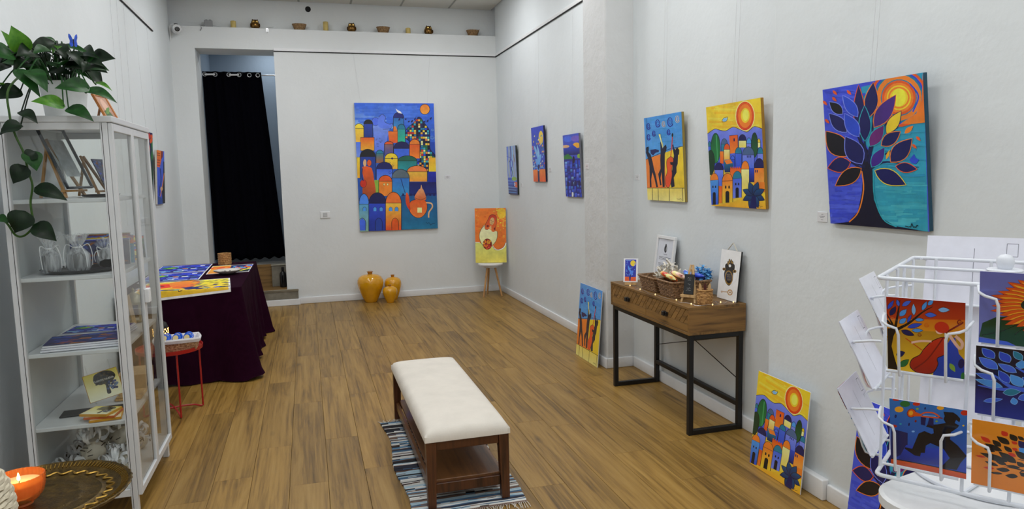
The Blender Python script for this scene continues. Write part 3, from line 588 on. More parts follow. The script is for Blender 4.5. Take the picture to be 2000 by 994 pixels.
@art
def orangetree():
    A = Art((75,38),(905,124),(125,765),(950,910),1.15); A.bg((222,138,36),(214,120,26))
    A.poly([(600,590),(640,300),(760,300),(740,600),(800,900),(530,850),(590,720)],(18,14,12),sm=False); rg = random.Random(5)
    for b in (((620,600),(480,560),(350,540)),((620,560),(540,470),(440,440)),((630,480),(560,400),(550,330)),((690,500),(760,400),(860,330)),((690,560),(800,540),(900,560)),((600,600),(500,570),(470,600))): A.line(b,22,(18,14,12),taper=True)
    for x0,y0,x1,y1,w,c in ((345,195,298,140,50,'rd'),(230,285,150,222,44,'rd'),(420,240,360,165,56,0),(370,285,268,205,60,0),(310,320,240,250,50,0),(470,225,420,180,36,0),(555,245,475,160,52,0),(600,205,555,170,50,'rd'),(325,370,185,298,54,0),(395,370,330,305,44,0),(505,320,430,230,70,'nv'),(510,370,440,310,60,'sk'),(275,380,185,358,34,0),(375,485,160,408,66,0),(440,490,295,375,70,0),(525,440,415,350,66,0),(425,275,380,245,34,'rd'),(435,345,392,320,32,'rd'),(430,415,365,375,36,'rd'),(210,455,130,445,24,'rd'),(310,540,205,500,36,0),(370,520,280,480,40,0),(500,525,440,470,48,0),(595,550,520,490,56,0),(475,540,360,525,36,0),(285,575,200,570,30,'rd'),(350,625,250,622,28,0),(400,580,295,575,50,0),(465,640,370,640,54,0),(525,630,475,590,44,0),(585,600,525,640,50,'rd'),(580,350,520,320,60,0),(590,300,530,280,50,0),(550,290,500,240,36,0)):
        A.leaf(x0,y0,x1,y1,w,c or (18,14,12))
    for k in range(30): x, y = 640+rg.random()*260, 150+rg.random()*450; A.leaf(x,y,x+70,y-60*rg.random(),44,['bk','bk','rd','nv','sk','bk'][k % 6])
    A.ell(600,260,34,60,'lg','gr'); return A
@art
def hamsa():          # black and gold hand above a key
    A = Art((1225,200),(1422,232),(1158,650),(1350,702)); A.bg((226,226,226)); G = (150,116,52); D = (40,32,20)
    for r in (112,104): A.ell(1298,420,r*.75,r*1.05,(206,206,206)).ell(1298,420,r*.75-2,r*1.05-2,(226,226,226))
    for x,y in ((1285,330),(1300,310),(1318,315),(1330,330)): A.ell(x-2,y+18,10,34,D).ell(x-2,y+18,6,28,G)
    A.poly([(1262,340),(1342,345),(1345,395),(1330,440),(1322,500),(1285,545),(1250,510),(1238,440),(1250,395)],D,sm=True); A.ell(1240,390,16,14,G).ell(1346,412,18,16,G).ell(1240,390,9,8,D).ell(1346,412,10,9,D)
    A.ell(1285,470,40,66,G).ell(1285,470,32,56,D).ell(1300,360,12,14,'wh').ell(1285,340,6,12,G)
    for k in range(6): A.line([(1265,440+k*11),(1304,443+k*11)],2,(170,150,110),sm=False)
    A.line([(1208,600),(1275,604)],6,(180,140,90),sm=False).ell(1292,608,26,28,(180,140,90)).ell(1292,608,17,18,(226,226,226)).ell(1292,608,9,9,(180,140,90)).ell(1210,600,9,9,(180,140,90)).ell(1210,600,4,4,(226,226,226)); return A
@art
def certificate():    # black emblem and lines of small text
    A = Art((0,0),(100,0),(0,160),(100,160),1.2); A.bg((202,206,216)); A.ell(50,40,9,15,'bk').ell(50,28,5,9,'bk').ell(54,40,3,9,(150,150,150)).scribble(40,62,22,4,'bk',1.3,0,9,3)
    for k, y in enumerate((74,79,84,100,105,110,115,120,136,141,146,151)): A.line([(12,y),(88-(k % 3)*9,y)],1.5,(50,50,58),sm=False)
    return A
@art
def dovecard():
    A = Art((0,0),(100,0),(0,160),(100,160)); A.bg((232,232,236)); A.rect(7,4,90,156,(34,44,170),(30,40,150)).ell(66,30,20,21,'ye'); rg = random.Random(8)
    for k in range(36): x, y = 10+rg.random()*74, 20+rg.random()*100; A.leaf(x,y,x+4,y-9,4,['sk','ls','nv','cb'][k % 4])
    A.poly([(30,45),(45,70),(58,85),(66,80),(70,90),(62,110),(48,125),(36,110),(44,95),(30,70)],'sk','cb',sm=True).poly([(7,126),(38,126),(42,156),(7,156)],'do').poly([(52,128),(90,126),(90,156),(50,156)],'do').line([(48,110),(46,156)],8,'nv').line([(14,10),(52,10)],2.5,'ls'); return A
@art
def chalkboard():
    A = Art((0,0),(100,0),(0,170),(100,170),1.0); A.bg((20,20,22))
    for k, (y, s_) in enumerate(((28,44),(48,36),(86,30),(118,40),(138,52))): A.scribble(50-s_/2,y,s_,9,(150,150,150),2.2,0,9,k+2)
    return A
@art
def mat_sun():        # yellow placemat with red sun and branch pattern
    A = Art(gain=1.6); A.bg((236,236,236)); A.rect(2,3,98,97,'ye','go'); A.ell(22,42,34,34,'og').ell(22,42,26,26,'ye').ell(20,42,22,22,'rd').ell(20,42,6,6,'dr'); A.poly([(30,10),(62,4),(60,60),(40,70)],'og','do',sm=True); rg = random.Random(4)
    for k in range(60): x, y = 52+rg.random()*44, 6+rg.random()*66; A.leaf(x,y,x+7,y-5+rg.random()*8,3.6,['nv','bk','ye','nv'][k % 4])
    for k in range(16): x = 4+k*6; A.leaf(x,92-10*rg.random(),x+9,78+6*rg.random(),7,['nv','te','go','bl','dg'][k % 5],None,'bk',1)
    A.poly([(46,66),(70,66),(64,84),(56,90)],'nv'); return A
@art
def mat_blue():
    A = Art(gain=1.6); A.bg((236,236,236)); A.rect(2,2,98,98,(34,50,180),(24,26,110)); rg = random.Random(12)
    for k in range(70): x, y, w_ = rg.random()*90+3, rg.random()*88+4, 5+rg.random()*14; A.rect(x,y,min(97,x+w_),min(97,y+4+rg.random()*7),['cb','sk','ls','nv','nv','bl','lv','og','gr','te','wh','nv'][rg.randrange(12)])
    A.ell(22,34,16,12,'gr').ell(25,36,9,6,'lg'); return A
@art
def mat_dusk():
    A = Art(gain=1.6); A.bg((236,236,236)); A.rect(2,3,98,97,'go','og'); A.ell(24,30,26,18,'do').ell(24,30,18,11,'og').ell(24,30,10,6,'rd'); rg = random.Random(14)
    A.poly([(46,4),(98,4),(98,60),(60,56),(48,40)],'nv',sm=False)
    for k in range(34): x, y = 48+rg.random()*44, 6+rg.random()*74; A.rect(x,y,x+4+rg.random()*9,y+5+rg.random()*9,['bl','sk','og','do','nv','ye','te','rd'][rg.randrange(8)])
    A.poly([(40,72),(98,60),(98,97),(40,97)],'dg','bk').line([(60,97),(96,60)],6,'ye'); return A
@art
def cd_cover():
    A = Art((0,0),(100,0),(0,90),(100,90),1.4); A.bg((206,190,70),(226,220,190)); A.poly([(36,4),(62,0),(84,8),(92,24),(82,38),(70,40),(64,46),(66,76),(54,76),(56,46),(40,42),(26,30),(28,14)],(30,24,20),sm=True); rg = random.Random(3)
    for k in range(30): A.ell(60+rg.random()*30,40+rg.random()*26,4,4,[(60,70,110),(40,44,70),(90,110,140)][k % 3])
    for k in range(26): A.ell(30+rg.random()*52,8+rg.random()*34,4,3,[(40,30,20),(70,56,30)][k % 2])
    return A
@art
def cushion_print():  # folded blue and red cloth in the cabinet
    A = Art(gain=1.3); A.bg((28,36,100),(20,26,80)); rg = random.Random(21)
    for k in range(26): x, y = rg.random()*90, rg.random()*90; A.poly([(x,y),(x+16*rg.random()+6,y+4),(x+14,y+14*rg.random()+5),(x-3,y+12)],[(40,60,150),(130,60,34),(20,22,60),(50,90,170),(150,90,40),(24,30,90)][k % 6])
    return A
@art
def postcard_back():
    A = Art((0,0),(100,0),(0,70),(100,70),1.1); A.bg((222,223,234)); A.line([(50,12),(50,60)],.7,(120,122,134),sm=False)
    for a, b in (((82,6),(93,6)),((93,6),(93,19)),((93,19),(82,19)),((82,19),(82,6))): A.line([a,b],.6,(120,122,134),sm=False)
    return A
@art
def wood_photo():
    A = Art(gain=1.2); A.bg((190,150,130),(150,110,90)); A.ell(50,40,26,30,(210,170,150)).poly([(10,60),(60,50),(90,100),(10,100)],(60,90,50)).leaf(20,70,85,40,18,(90,130,60)); return A
# ------------------------------------------------------------------ the room
XL, XR, XP, XN = -1.42, 2.467, 2.234, 2.28       # left wall, right wall, pillar face, nearer wall face
YB, YF, ZC = 9.158, -2.6, 3.70                   # back wall, front wall, ceiling
DX0, DX1, DZ = -1.159, -.287, 3.095              # doorway in the back wall
ZL = 3.341                                       # ledge height
fl = struct('floor', MB().box(XL-.05, XR+.1, YF-.05, YB+.02, -.1, -.012), mat('brown joint', (70, 50, 26), .8))
PLW = .1905; rows = int((XR-XL)/PLW)+2; x = XL-.07; k = 0; pm = {}
for r in range(rows):
    y = YF - random.random()*1.3
    while y < YB:
        y1 = y+1.38; a, b = max(y, YF), min(y1, YB+.01); xa, xb = max(x, XL), min(x+PLW, XR+.02)
        if b-a > .02 and xb-xa > .01:
            L, W_ = round(b-a-.0014, 4), round(xb-xa-.0014, 4)
            if (L, W_) not in pm:
                pm[(L, W_)] = None
                o = obj('plank', MB().cbox(-W_/2, W_/2, -L/2, L/2, -.012, 0, .0009, 1), M_FLOOR, fl); pm[(L, W_)] = o.data
            else:
                o = bpy.data.objects.new('plank', pm[(L, W_)]); COL.objects.link(o); o.parent = fl
            o.location = ((xa+xb)/2, (a+b)/2, 0)
        y = y1
    x += PLW
TH = .45
mb = MB(); mb.box(XL-.1, DX0, YB, YB+TH, -.1, ZL); mb.box(DX1, XR+.1, YB, YB+TH, -.1, ZL); mb.box(DX0, DX1, YB, YB+TH, DZ, ZL); mb.box(XL-.1, XR+.1, YB+.16, YB+TH, ZL, ZC+.3)
struct('wall_back', mb, M_WALLB)
struct('wall_left', MB().box(XL-.12, XL, YF, YB, -.1, ZC+.3), M_WALL)
struct('wall_right', MB().box(XR, XR+.12, YF, YB, -.1, ZC+.3), M_WALL)
struct('wall_front', MB().box(XL-.12, XR+.12, YF-.12, YF, -.1, ZC+.3), M_WALL)
p = struct('pillar', MB().cbox(XP, XR+.01, 5.10, 5.555, -.02, ZC+.1, .012, 2), M_OLD)
p = struct('wall_right_near', MB().cbox(XN, XR+.01, YF, 3.125, -.02, ZC+.1, .01, 2), M_WALL)
# passage behind the doorway
struct('wall_passage', MB().box(DX0-.5, DX1+.6, 10.5, 10.6, -.1, 3.6), M_BLUEWALL)
struct('wall_passage_left', MB().box(DX0-.06, DX0, YB+TH, 10.5, -.1, 3.6), M_BLUEWALL)
struct('wall_passage_right', MB().box(DX1+.5, DX1+.56, YB+TH, 10.5, -.1, 3.6), M_BLUEWALL)
struct('ceiling_passage', MB().box(DX0-.1, DX1+.6, YB+TH-.02, 10.6, 3.4, 3.5), M_BLUEWALL)
M_STONE = mat('worn grey stone', (124, 120, 108), .5, var=.3, scale=9, bump=.3)
M_TILE = mat('grey floor tile', (128, 128, 124), .5, var=.15, scale=6)
M_TREAD = wood('worn brown tread', (150, 116, 66), (84, 58, 28), 0, .5, 2)
struct('floor_passage', MB().cbox(DX0, DX1+.5, 9.52, 10.5, -.05, .485, .006, 1), M_TILE)
st = struct('step_1', MB().cbox(DX0+.005, DX1+.13, YB-.055, YB, .075, .195, .006, 2), M_STONE)
obj('nosing', MB().cbox(DX0+.005, DX1+.135, YB-.062, YB-.052, .17, .2, .003, 1), mat('dull metal edge', (150, 146, 132), .35, .8), st)
obj('tread', MB().cbox(DX0+.004, DX1-.004, YB-.055, 9.52, .19, .201, .002, 1), M_TREAD, st)
obj('riser_board', MB().cbox(DX0+.004, -.47, 9.49, 9.52, .2, .48, .002, 1), M_TREAD, st)
obj('stone_block', MB().cbox(-.47, DX1-.004, 9.40, 9.52, .2, .47, .005, 1), M_STONE, st)
obj('stone_top', MB().cbox(-.475, DX1-.003, 9.39, 9.52, .47, .484, .003, 1), mat('polished marble edge', (170, 166, 152), .2, var=.15), st)
obj('base_strip', MB().cbox(DX0+.005, DX1+.15, YB-.07, YB, 0, .076, .004, 1), M_WHITE, st)
# baseboards
def base(name, x0, x1, y0, y1, h=.082):
    return struct(name, MB().cbox(x0, x1, y0, y1, 0, h, .006, 3), M_WHITE, smooth=True)
base('baseboard_back', DX1+.148, XR, YB-.016, YB+.002)
base('baseboard_right', XR-.016, XR+.002, 5.555, YB-.016)
base('baseboard_pillar', XP-.016, XP+.002, 5.084, 5.57)
base('baseboard_pillar_side', XP, XR-.014, 5.084, 5.102)
base('baseboard_niche', XR-.016, XR+.002, 3.125, 5.086)
base('baseboard_right_near', XN-.036, XN+.002, 2.65, 3.14, .1)
base('baseboard_right_front', XN-.016, XN+.002, YF, 2.648)
base('baseboard_left', XL-.002, XL+.016, YF, YB)
base('baseboard_door', XL, DX0, YB-.016, YB+.002)
# picture rails, each with a dark strip painting the shadow line beneath
def rail(name, a, b, axis):
    if axis == 'x': o = struct(name, MB().cbox(a, b, YB-.012, YB+.002, 3.082, 3.118, .004, 2), M_WHITE); obj('rail_shadow_strip', MB().box(a, b, YB-.0125, YB, 3.074, 3.083), M_DARK, o)
    elif axis == 'r': o = struct(name, MB().cbox(XR-.012, XR+.002, a, b, 3.082, 3.118, .004, 2), M_WHITE); obj('rail_shadow_strip', MB().box(XR-.0125, XR, a, b, 3.074, 3.083), M_DARK, o)
    elif axis == 'n': o = struct(name, MB().cbox(XN-.012, XN+.002, a, b, 3.082, 3.118, .004, 2), M_WHITE); obj('rail_shadow_strip', MB().box(XN-.0125, XN, a, b, 3.074, 3.083), M_DARK, o)
    else: o = struct(name, MB().cbox(XL-.002, XL+.012, a, b, 3.082, 3.118, .004, 2), M_WHITE); obj('rail_shadow_strip', MB().box(XL, XL+.0125, a, b, 3.074, 3.083), M_DARK, o)
rail('trim_1', DX1, XR, 'x'); rail('trim_2', 5.555, YB, 'r'); rail('trim_3', YF, 8.14, 'l'); rail('trim_4', 3.125, 5.1, 'r'); rail('trim_5', YF, 3.12, 'n')
# suspended ceiling with tiles, tee bars and the panel lamps
ce = struct('ceiling', MB().box(XL-.1, XR+.1, YF-.1, YB+TH, ZC+.06, ZC+.1), M_CEIL)
tx = [.031+.62*i for i in range(-3, 5)]; ty = [YB+.16-.62*j for j in range(0, 21)]
LAMPS = [(2, 2), (2, 5), (2, 8), (2, 11), (2, 14), (2, 17), (5, 2), (5, 5), (5, 8), (5, 11), (5, 14), (5, 17)]
tm = {}
for i in range(len(tx)-1):
    for j in range(len(ty)-1):
        if (i, j) in LAMPS: continue
        x0, x1, y0, y1 = max(tx[i], XL), min(tx[i+1], XR), max(ty[j+1], YF), min(ty[j], YB+.16)
        if x1-x0 < .05 or y1-y0 < .05: continue
        kk = (round(x1-x0, 3), round(y1-y0, 3))
        if kk not in tm:
            o = obj('ceiling_tile', MB().cbox(-kk[0]/2+.011, kk[0]/2-.011, -kk[1]/2+.011, kk[1]/2-.011, 0, .016, .004, 1), M_CEIL, ce); tm[kk] = o.data
        else: o = bpy.data.objects.new('ceiling_tile', tm[kk]); COL.objects.link(o); o.parent = ce
        o.location = ((x0+x1)/2, (y0+y1)/2, ZC)
M_TEE = mat('grey tee bar', (150, 150, 144), .5)
for xx in tx: 
    if XL < xx < XR: obj('tee_bar', MB().box(xx-.012, xx+.012, YF, YB+.16, ZC+.003, ZC+.012), M_TEE, ce)
for yy in ty: obj('tee_bar', MB().box(XL, XR, yy-.012, yy+.012, ZC+.004, ZC+.013), M_TEE, ce)
M_LED = mat('led diffuser', (255, 252, 246), .6, emit=(255, 250, 240), es=2.0)
for n, (i, j) in enumerate(LAMPS):
    cx, cy = (tx[i]+tx[i+1])/2, (ty[j]+ty[j+1])/2
    e = empty('ceiling_light', 'square white panel lamp set flush into the tiled ceiling', 'light', (cx, cy, ZC), group='panel lamps in the ceiling')
    f = MB(); 
    for a in (-1, 1): f.cbox(-.3, .3, a*.289-.011, a*.289+.011, -.004, .02, .002, 1); f.cbox(a*.289-.011, a*.289+.011, -.28, .28, -.004, .02, .002, 1)
    obj('frame', f, M_WHITE, e); obj('diffuser', MB().box(-.28, .28, -.28, .28, .004, .012), M_LED, e)
    ld = bpy.data.lights.new('panel_lamp', 'AREA'); ld.shape = 'SQUARE'; ld.size = .54; ld.energy = PANEL_POWER; ld.color = (.985, .992, 1)
    lo = bpy.data.objects.new('panel_lamp', ld); COL.objects.link(lo); lo.parent = e; lo.location = (0, 0, -.006)
e = empty('added_passage_light', 'added unseen round lamp brightening the passage behind the curtain', 'light', (-.35, 10.1, 3.4))  # added unseen lamp, brightens the passage wall above the curtain
obj('fitting', MB().lathe([(.09, -.03), (.1, -.02), (.1, 0)], n=28), M_LED, e, True)
ld = bpy.data.lights.new('added_passage_lamp', 'AREA'); ld.shape = 'DISK'; ld.size = .16; ld.energy = 4.5; ld.color = (.93, .97, 1); lo = bpy.data.objects.new('added_passage_lamp', ld); COL.objects.link(lo); lo.parent = e; lo.location = (0, 0, -.035)
# wall fittings
def box_thing(name, label, cat, mb, m, group=None): return tag(obj(name, mb, m), label, cat, group)
so = empty('wall_socket', 'white wall socket on the back wall below the big city painting', 'socket', (.214, YB, 1.06))
obj('plate', MB().cbox(-.06, .06, -.012, 0, 0, .085, .004, 2), M_WHITE, so)
for sx in (0,): obj('outlet', MB().cbox(-.026, .026, -.026, .026, -.001, .003, .003, 2).lathe([(.018, .003), (.018, .005), (.014, .005)], n=20), mat('socket grey', (196, 198, 200), .4), so, loc=(sx, -.012, .042), rot=(PI/2, 0, 0))
def hole(xx, yy, zz, r): return MB().lathe([(r, -.001), (r, .004), (r*.75, .004), (r*.7, .001)], n=20)
h = obj('wall_vent', hole(0, 0, 0, .034), M_DARK, loc=(.138, YB+.16, 3.62), rot=(PI/2, 0, 0)); tag(h, 'small round black vent hole in the wall above the ledge', 'vent')
def placard(label, loc, rz, w_=.07, h_=.045, n=3):
    o = obj('title_card', MB().cbox(-w_/2, w_/2, -.003, 0, 0, h_, .0008, 1), M_CARD, loc=loc, rot=(0, 0, rz)); tag(o, label, 'label', 'small title cards beside the paintings')
    A = Art((0,0),(100,0),(0,64),(100,64), 1.0); A.bg((226,227,230))
    A.scribble(38, 14, 24, 3, (40,40,44), 2, 0, 7, 5); A.line([(22,27),(78,27)], 3, (70,70,76), sm=False).line([(30,36),(70,36)], 3, (90,90,96), sm=False).line([(38,52),(62,52)], 3, (110,110,116), sm=False)
    me = A.mesh('print', w_*.96, h_*.92, .003); me.materials.append(M_PRINT); c = bpy.data.objects.new('print', me); COL.objects.link(c); c.parent = o; c.location = (0, 0, h_*.04)
placard('white title card beside the big city painting with the teapot', (1.778, YB, 1.513), 0, .08)
RZ = -PI/2; LZ = PI/2
placard('white title card beside the pale blue seashore painting', (XR, 8.10, 1.40), RZ)
placard('white title card beside the narrow dove painting', (XR, 7.07, 1.57), RZ)
placard('white title card on the pillar beside the narrow blue city painting', (XP, 5.48, 1.58), RZ)
placard('white title card beside the hanging painting of three musicians', (XR, 5.03, 1.487), RZ)
placard('white title card beside the big tree painting', (XN, 2.742, 1.302), RZ, .066, .046)
# ------------------------------------------------------------------ paintings on the walls
ZR = 3.07
canvas('painting', 'tall canvas of colourful domed houses, onion dome and orange teapot on the back wall', 'painting', 'jerusalem', .995, 1.6, .03, (1.126, YB, .875), 0,
       wires=[((.647, YB-.008, ZR), (.708, YB-.012, 2.474)), ((1.596, YB-.008, ZR), (1.543, YB-.012, 2.474))])
def ED(n, c): return mat(n, c, .6)  # wrapped paint colours, darkened with the shade on the canvas sides
def hung(label, key, w_, h_, y, z, wall, lean, ws=(0,), dp=.02, side=1, group=None, edge=None):
    rz = RZ if side > 0 else LZ
    fx = wall-.001*side; top = fx - side*math.sin(lean)*h_
    return canvas('painting', label, 'painting', key, w_, h_, dp, (fx, y, z), rz, lean, wires=[((wall-.009*side, y+d, ZR), (top, y+d, z+h_*math.cos(lean)+.002)) for d in ws], group=group, edge=edge)
hung('narrow pale blue canvas of a seashore with steps, nearest the room corner', 'seashore', .40, .59, 8.41, 1.307, XR, R(2), (0,), edge=ED('dark green canvas edge', (36, 44, 40)))
hung('narrow canvas of a light blue dove under a yellow moon', 'dove', .42, .59, 7.37, 1.468, XR, R(2), (0,), edge=ED('navy canvas edge', (22, 24, 60)))
hung('narrow dark blue canvas of night houses below a mountain', 'bluecity', .42, .59, 6.35, 1.327, XR, R(2.5), (0,), edge=ED('pale canvas edge', (120, 120, 130)))
hung('hanging canvas of three dark musicians under blue swirls, above the console table', 'musicians', .545, .60, 4.545, 1.342, XR, R(3), (.02, -.02), edge=ED('ochre canvas edge', (150, 130, 60)))
hung('hanging canvas of a yellow sky, red sun and domed village, above the console table', 'sunrise', .55, .61, 3.67, 1.33, XR, R(4.4), (.02, -.02), edge=ED('golden canvas edge', (170, 124, 36)))
hung('large hanging canvas of a dark tree with blue leaves and orange sun', 'tree', .53, .592, 2.40, 1.303, XN, R(6), (.012, -.012), .02, edge=ED('teal canvas edge', (26, 70, 92)))
hung('narrow canvas of orange red flowers behind the white cabinet', 'tulips', .34, .66, 7.29, 1.354, XL, R(3), (0,), side=-1)
hung('narrow blue canvas with an orange tower, nearer the doorway', 'pier', .38, .53, 7.83, 1.335, XL, R(3), (0,), side=-1)
for yy in (6.45, 6.66, 6.9): adopt_o = tag(obj('hanging_wire', MB().tube([(XL+.009, yy, ZR), (XL+.004, yy-.005, 1.2)], .0011, 5), M_WIRE), 'thin nylon hanging line on the left wall behind the cabinet', 'wire', 'spare hanging lines')
# prints leaning at the foot of the right wall
def leaning(label, key, w_, h_, y, xb, xw, group=None):
    lean = -math.asin((xw-xb)/h_)
    return canvas('print_board', label, 'print', key, w_, h_, .006, (xb+.004, y, .001), RZ, lean, M_WHITE, M_PRINT, group, child='printed_picture')
leaning('small print of three musicians leaning on the pillar beside the console table', 'musicians', .47, .62, 5.37, 2.165, 2.215)
leaning('small print of the sunrise village leaning on the wall under the tree painting', 'sunrise', .40, .50, 2.935, 2.19, 2.235)
leaning('small tree print leaning on the wall behind the white table', 'tree', .44, .56, 2.23, 2.205, 2.26)
# ------------------------------------------------------------------ the ledge
def ledge(x, y=YB+.075): return (x, y, ZL)
M_CANDLE = mat('yellow wax candle', (206, 182, 108), .5, var=.1)
M_OWL = mat('dark bronze', (120, 88, 44), .25, .85, var=.5, scale=40)
M_RATTAN = wicker('pale rattan', (178, 146, 104), (104, 74, 46))
def candle(x, h, lab):
    o = obj('candle', MB().lathe([(.028, 0), (.031, .004), (.031, h-.004), (.028, h), (.012, h-.004)], n=24), M_CANDLE, smooth=True, loc=ledge(x)); tag(o, lab, 'candle', 'candles on the ledge')
    obj('wick', MB().tube([(0, 0, h-.006), (.002, 0, h+.008)], .0015, 5), M_DARK, o)
candle(-.726, .088, 'short yellow pillar candle on the ledge beside the grey junction box')
candle(.336, .118, 'tallest yellow pillar candle on the ledge, between a basket and a bronze owl')
candle(1.346, .078, 'short yellow pillar candle on the ledge between two baskets beside an owl')
def owl(x, lab, rz=0):
    e = empty('owl_figurine', lab, 'figurine', ledge(x), rz, 'bronze owls on the ledge')
    obj('body', MB().lathe([(.03, 0), (.044, .012), (.053, .04), (.05, .068), (.043, .085), (.04, .098), (.026, .11), (.006, .114)], n=24), M_OWL, e, True, angle=60)
    for s in (-1, 1):
        obj('ear', MB().lathe([(.012, 0), (.008, .012), (.001, .022)], n=10), M_OWL, e, True, loc=(s*.024, -.008, .098), rot=(0, s*.25, 0))
        obj('eye', MB().lathe([(.014, 0), (.012, .005), (.004, .007)], n=14), mat('gilt', (206, 168, 92), .2, .9), e, True, loc=(s*.018, -.037, .082), rot=(PI/2+.2, 0, s*.3))
        obj('wing', MB().lathe([(.002, 0), (.02, .004), (.024, .009), (.002, .014)], n=14), M_OWL, e, True, loc=(s*.045, -.008, .046), rot=(0, s*PI/2, 0))
    obj('beak', MB().lathe([(.006, 0), (.001, .016)], n=8), mat('gilt', (206, 168, 92), .2, .9), e, loc=(0, -.043, .076), rot=(PI*.75, 0, 0))
owl(-.482, 'round bronze owl on the ledge beside a short candle and a metal hook', .1)
owl(.647, 'round bronze owl on the ledge beside the tallest candle', -.1)
owl(1.605, 'round bronze owl on the ledge above the room corner side', .2)
def woven_bowl(e, name, r0, r1, h, m, rows=7, n=40, sq=None, th=.0045, parent=True):
    """horizontal coils of cane, slightly wavy, around a tapering wall"""
    for k in range(rows):
        t = k/(rows-1); r = r0+(r1-r0)*t; pts = []
        for q in range(n):
            a = 2*PI*q/n; wv = 1+.014*math.cos(a*n/4+(k % 2)*PI); x_, y_ = (math.cos(a), math.sin(a)) if not sq else sq(a)
            pts.append((x_*r*wv, y_*r*wv, th+(h-2*th)*t))
        yield pts
def basket_ledge(x, lab, tilt=0):
    e = empty('wicker_basket', lab, 'basket', ledge(x), 0, 'small baskets on the ledge')
    mb = MB()
    for pts in woven_bowl(None, '', .054, .078, .074, None, 8, 40): mb.tube([(a, b*.72, c) for a, b, c in pts], .0056, 6, True)
    obj('woven_side', mb, M_RATTAN, e, True); obj('bottom', MB().lathe([(.053, .001), (.054, .006)], n=24, squash=lambda a, r, z: 1), M_RATTAN, e).scale = (1, .72, 1)
    obj('rim', MB().tube([(.081*math.cos(2*PI*k/36), .058*math.sin(2*PI*k/36), .074) for k in range(36)], .006, 6, True), M_RATTAN, e, True)
    if tilt: obj('handle', MB().tube([(.076, -.01, .075), (.086, -.01, .09), (.086, .01, .09), (.076, .01, .075)], .004, 6), M_RATTAN, e)
basket_ledge(.025, 'small oval wicker basket on the ledge below the round vent hole')
basket_ledge(1.034, 'small oval wicker basket on the ledge between an owl and a short candle')
basket_ledge(2.185, 'small oval wicker basket with a loop handle at the corner end of the ledge', 1)
e = empty('junction_box', 'grey electrical junction box with cable on the ledge above the doorway', 'box', ledge(-1.0))
obj('housing', MB().cbox(-.045, .045, -.03, .03, 0, .085, .006, 2), mat('grey plastic', (150, 152, 154), .5), e)
for q in (-.02, .02): obj('cap', MB().lathe([(.012, 0), (.012, .008), (.008, .01)], n=12), M_DARK, e, loc=(q, 0, .083))
obj('cable', MB().tube(smooth_pts([(.04, 0, .03), (.12, .02, .018), (.2, .0, .006), (.25, .02, .004)]), .004, 6), M_GREYP, e, True)
obj('cable', MB().tube(smooth_pts([(-.04, -.03, .03), (-.075, -.06, .01), (-.07, -.08, -.02), (-.085, -.084, -.05)]), .005, 6), mat('grey plastic', (150, 152, 154), .5), e, True)
e = empty('wall_hook', 'small metal bracket hook screwed on the front of the ledge', 'hook', (-.345, YB, 3.30))
obj('plate', MB().cbox(-.015, .015, -.004, 0, 0, .045, .002, 1), M_STEEL, e); obj('hook', MB().tube(smooth_pts([(0, -.004, .03), (0, -.03, .028), (0, -.034, .0), (0, -.02, -.012)]), .003, 6), M_STEEL, e, True)
obj('wire', MB().tube(smooth_pts([(0, -.004, .04), (.02, .03, .055), (.07, .07, .075)]), .0025, 6), M_STEEL, e, True)
e = empty('security_camera', 'white round security camera in the left corner above the doorway', 'camera', (-1.335, YB, 3.27))
obj('mount', MB().lathe([(.03, 0), (.03, .012), (.014, .02), (.014, .05)], n=20), M_WHITE, e, True, loc=(0, 0, .012), rot=(PI/2, 0, 0))
obj('head', MB().lathe([(.02, -.04), (.042, -.036), (.05, -.015), (.05, .03), (.043, .044)], n=28), M_WHITE, e, True, loc=(.01, -.085, .012), rot=(PI/2-.15, 0, .25))
obj('lens', MB().lathe([(.027, .0), (.026, .006), (.012, .004)], n=24), M_BLACKP, e, True, loc=(.023, -.131, .006), rot=(PI/2-.15, 0, .25))
obj('lens_ring', MB().tube([(.012*math.cos(2*PI*k/20), .012*math.sin(2*PI*k/20), 0) for k in range(20)], .002, 6, True), M_STEEL, e, True, loc=(.0245, -.138, .006), rot=(PI/2-.15, 0, .25))
obj('cable', MB().tube(smooth_pts([(0, -.05, .03), (-.03, -.05, .075), (-.065, -.035, .05), (-.07, -.02, -.06), (-.08, -.005, -.1)]), .007, 8), M_WHITE, e, True)
obj('plug', MB().lathe([(.028, 0), (.03, .012), (.02, .03)], n=20), M_BLACKP, e, True, loc=(-.015, .05, ZL-3.27))
# ------------------------------------------------------------------ curtain in the doorway
cu = empty('curtain', 'black eyelet curtain hanging in the doorway behind the table', 'curtain', (-.73, 9.7, .54))
nx, nz = 90, 26; vs_, fs_ = [], []
for j in range(nz+1):
    t = j/nz; z = 2.365*t; xl = -.435-.0*t; xr = .43-.17*t
    for i in range(nx+1):
        u = i/nx; fold = .014*math.sin(u*2*PI*7.5)*(.7+.3*t)+.012*math.sin(u*31+z*2)
        vs_.append((xl+(xr-xl)*u, fold+.03*(1-t)*math.sin(u*9), z+.012*math.sin(u*2*PI*7.5)*(1-t)))
for j in range(nz):
    for i in range(nx): a = j*(nx+1)+i; fs_.append((a, a+1, a+nx+2, a+nx+1))
cl = obj('cloth', MB().add(vs_, fs_), fabric('black blackout cloth', (5, 5, 12), rough=.95, spec=.05), cu, True, angle=80)
sd = cl.modifiers.new('thick', 'SOLIDIFY'); sd.thickness = .003
for xx in (-.40, -.28, -.12, 0, .12, .22):
    obj('eyelet', MB().tube([(.022*math.cos(2*PI*k/20), 0, .022*math.sin(2*PI*k/20)) for k in range(20)], .005, 8, True), M_STEEL, cu, True, loc=(xx, -.03 if xx in (-.40, -.28, -.12, 0) else -.02, 2.325))
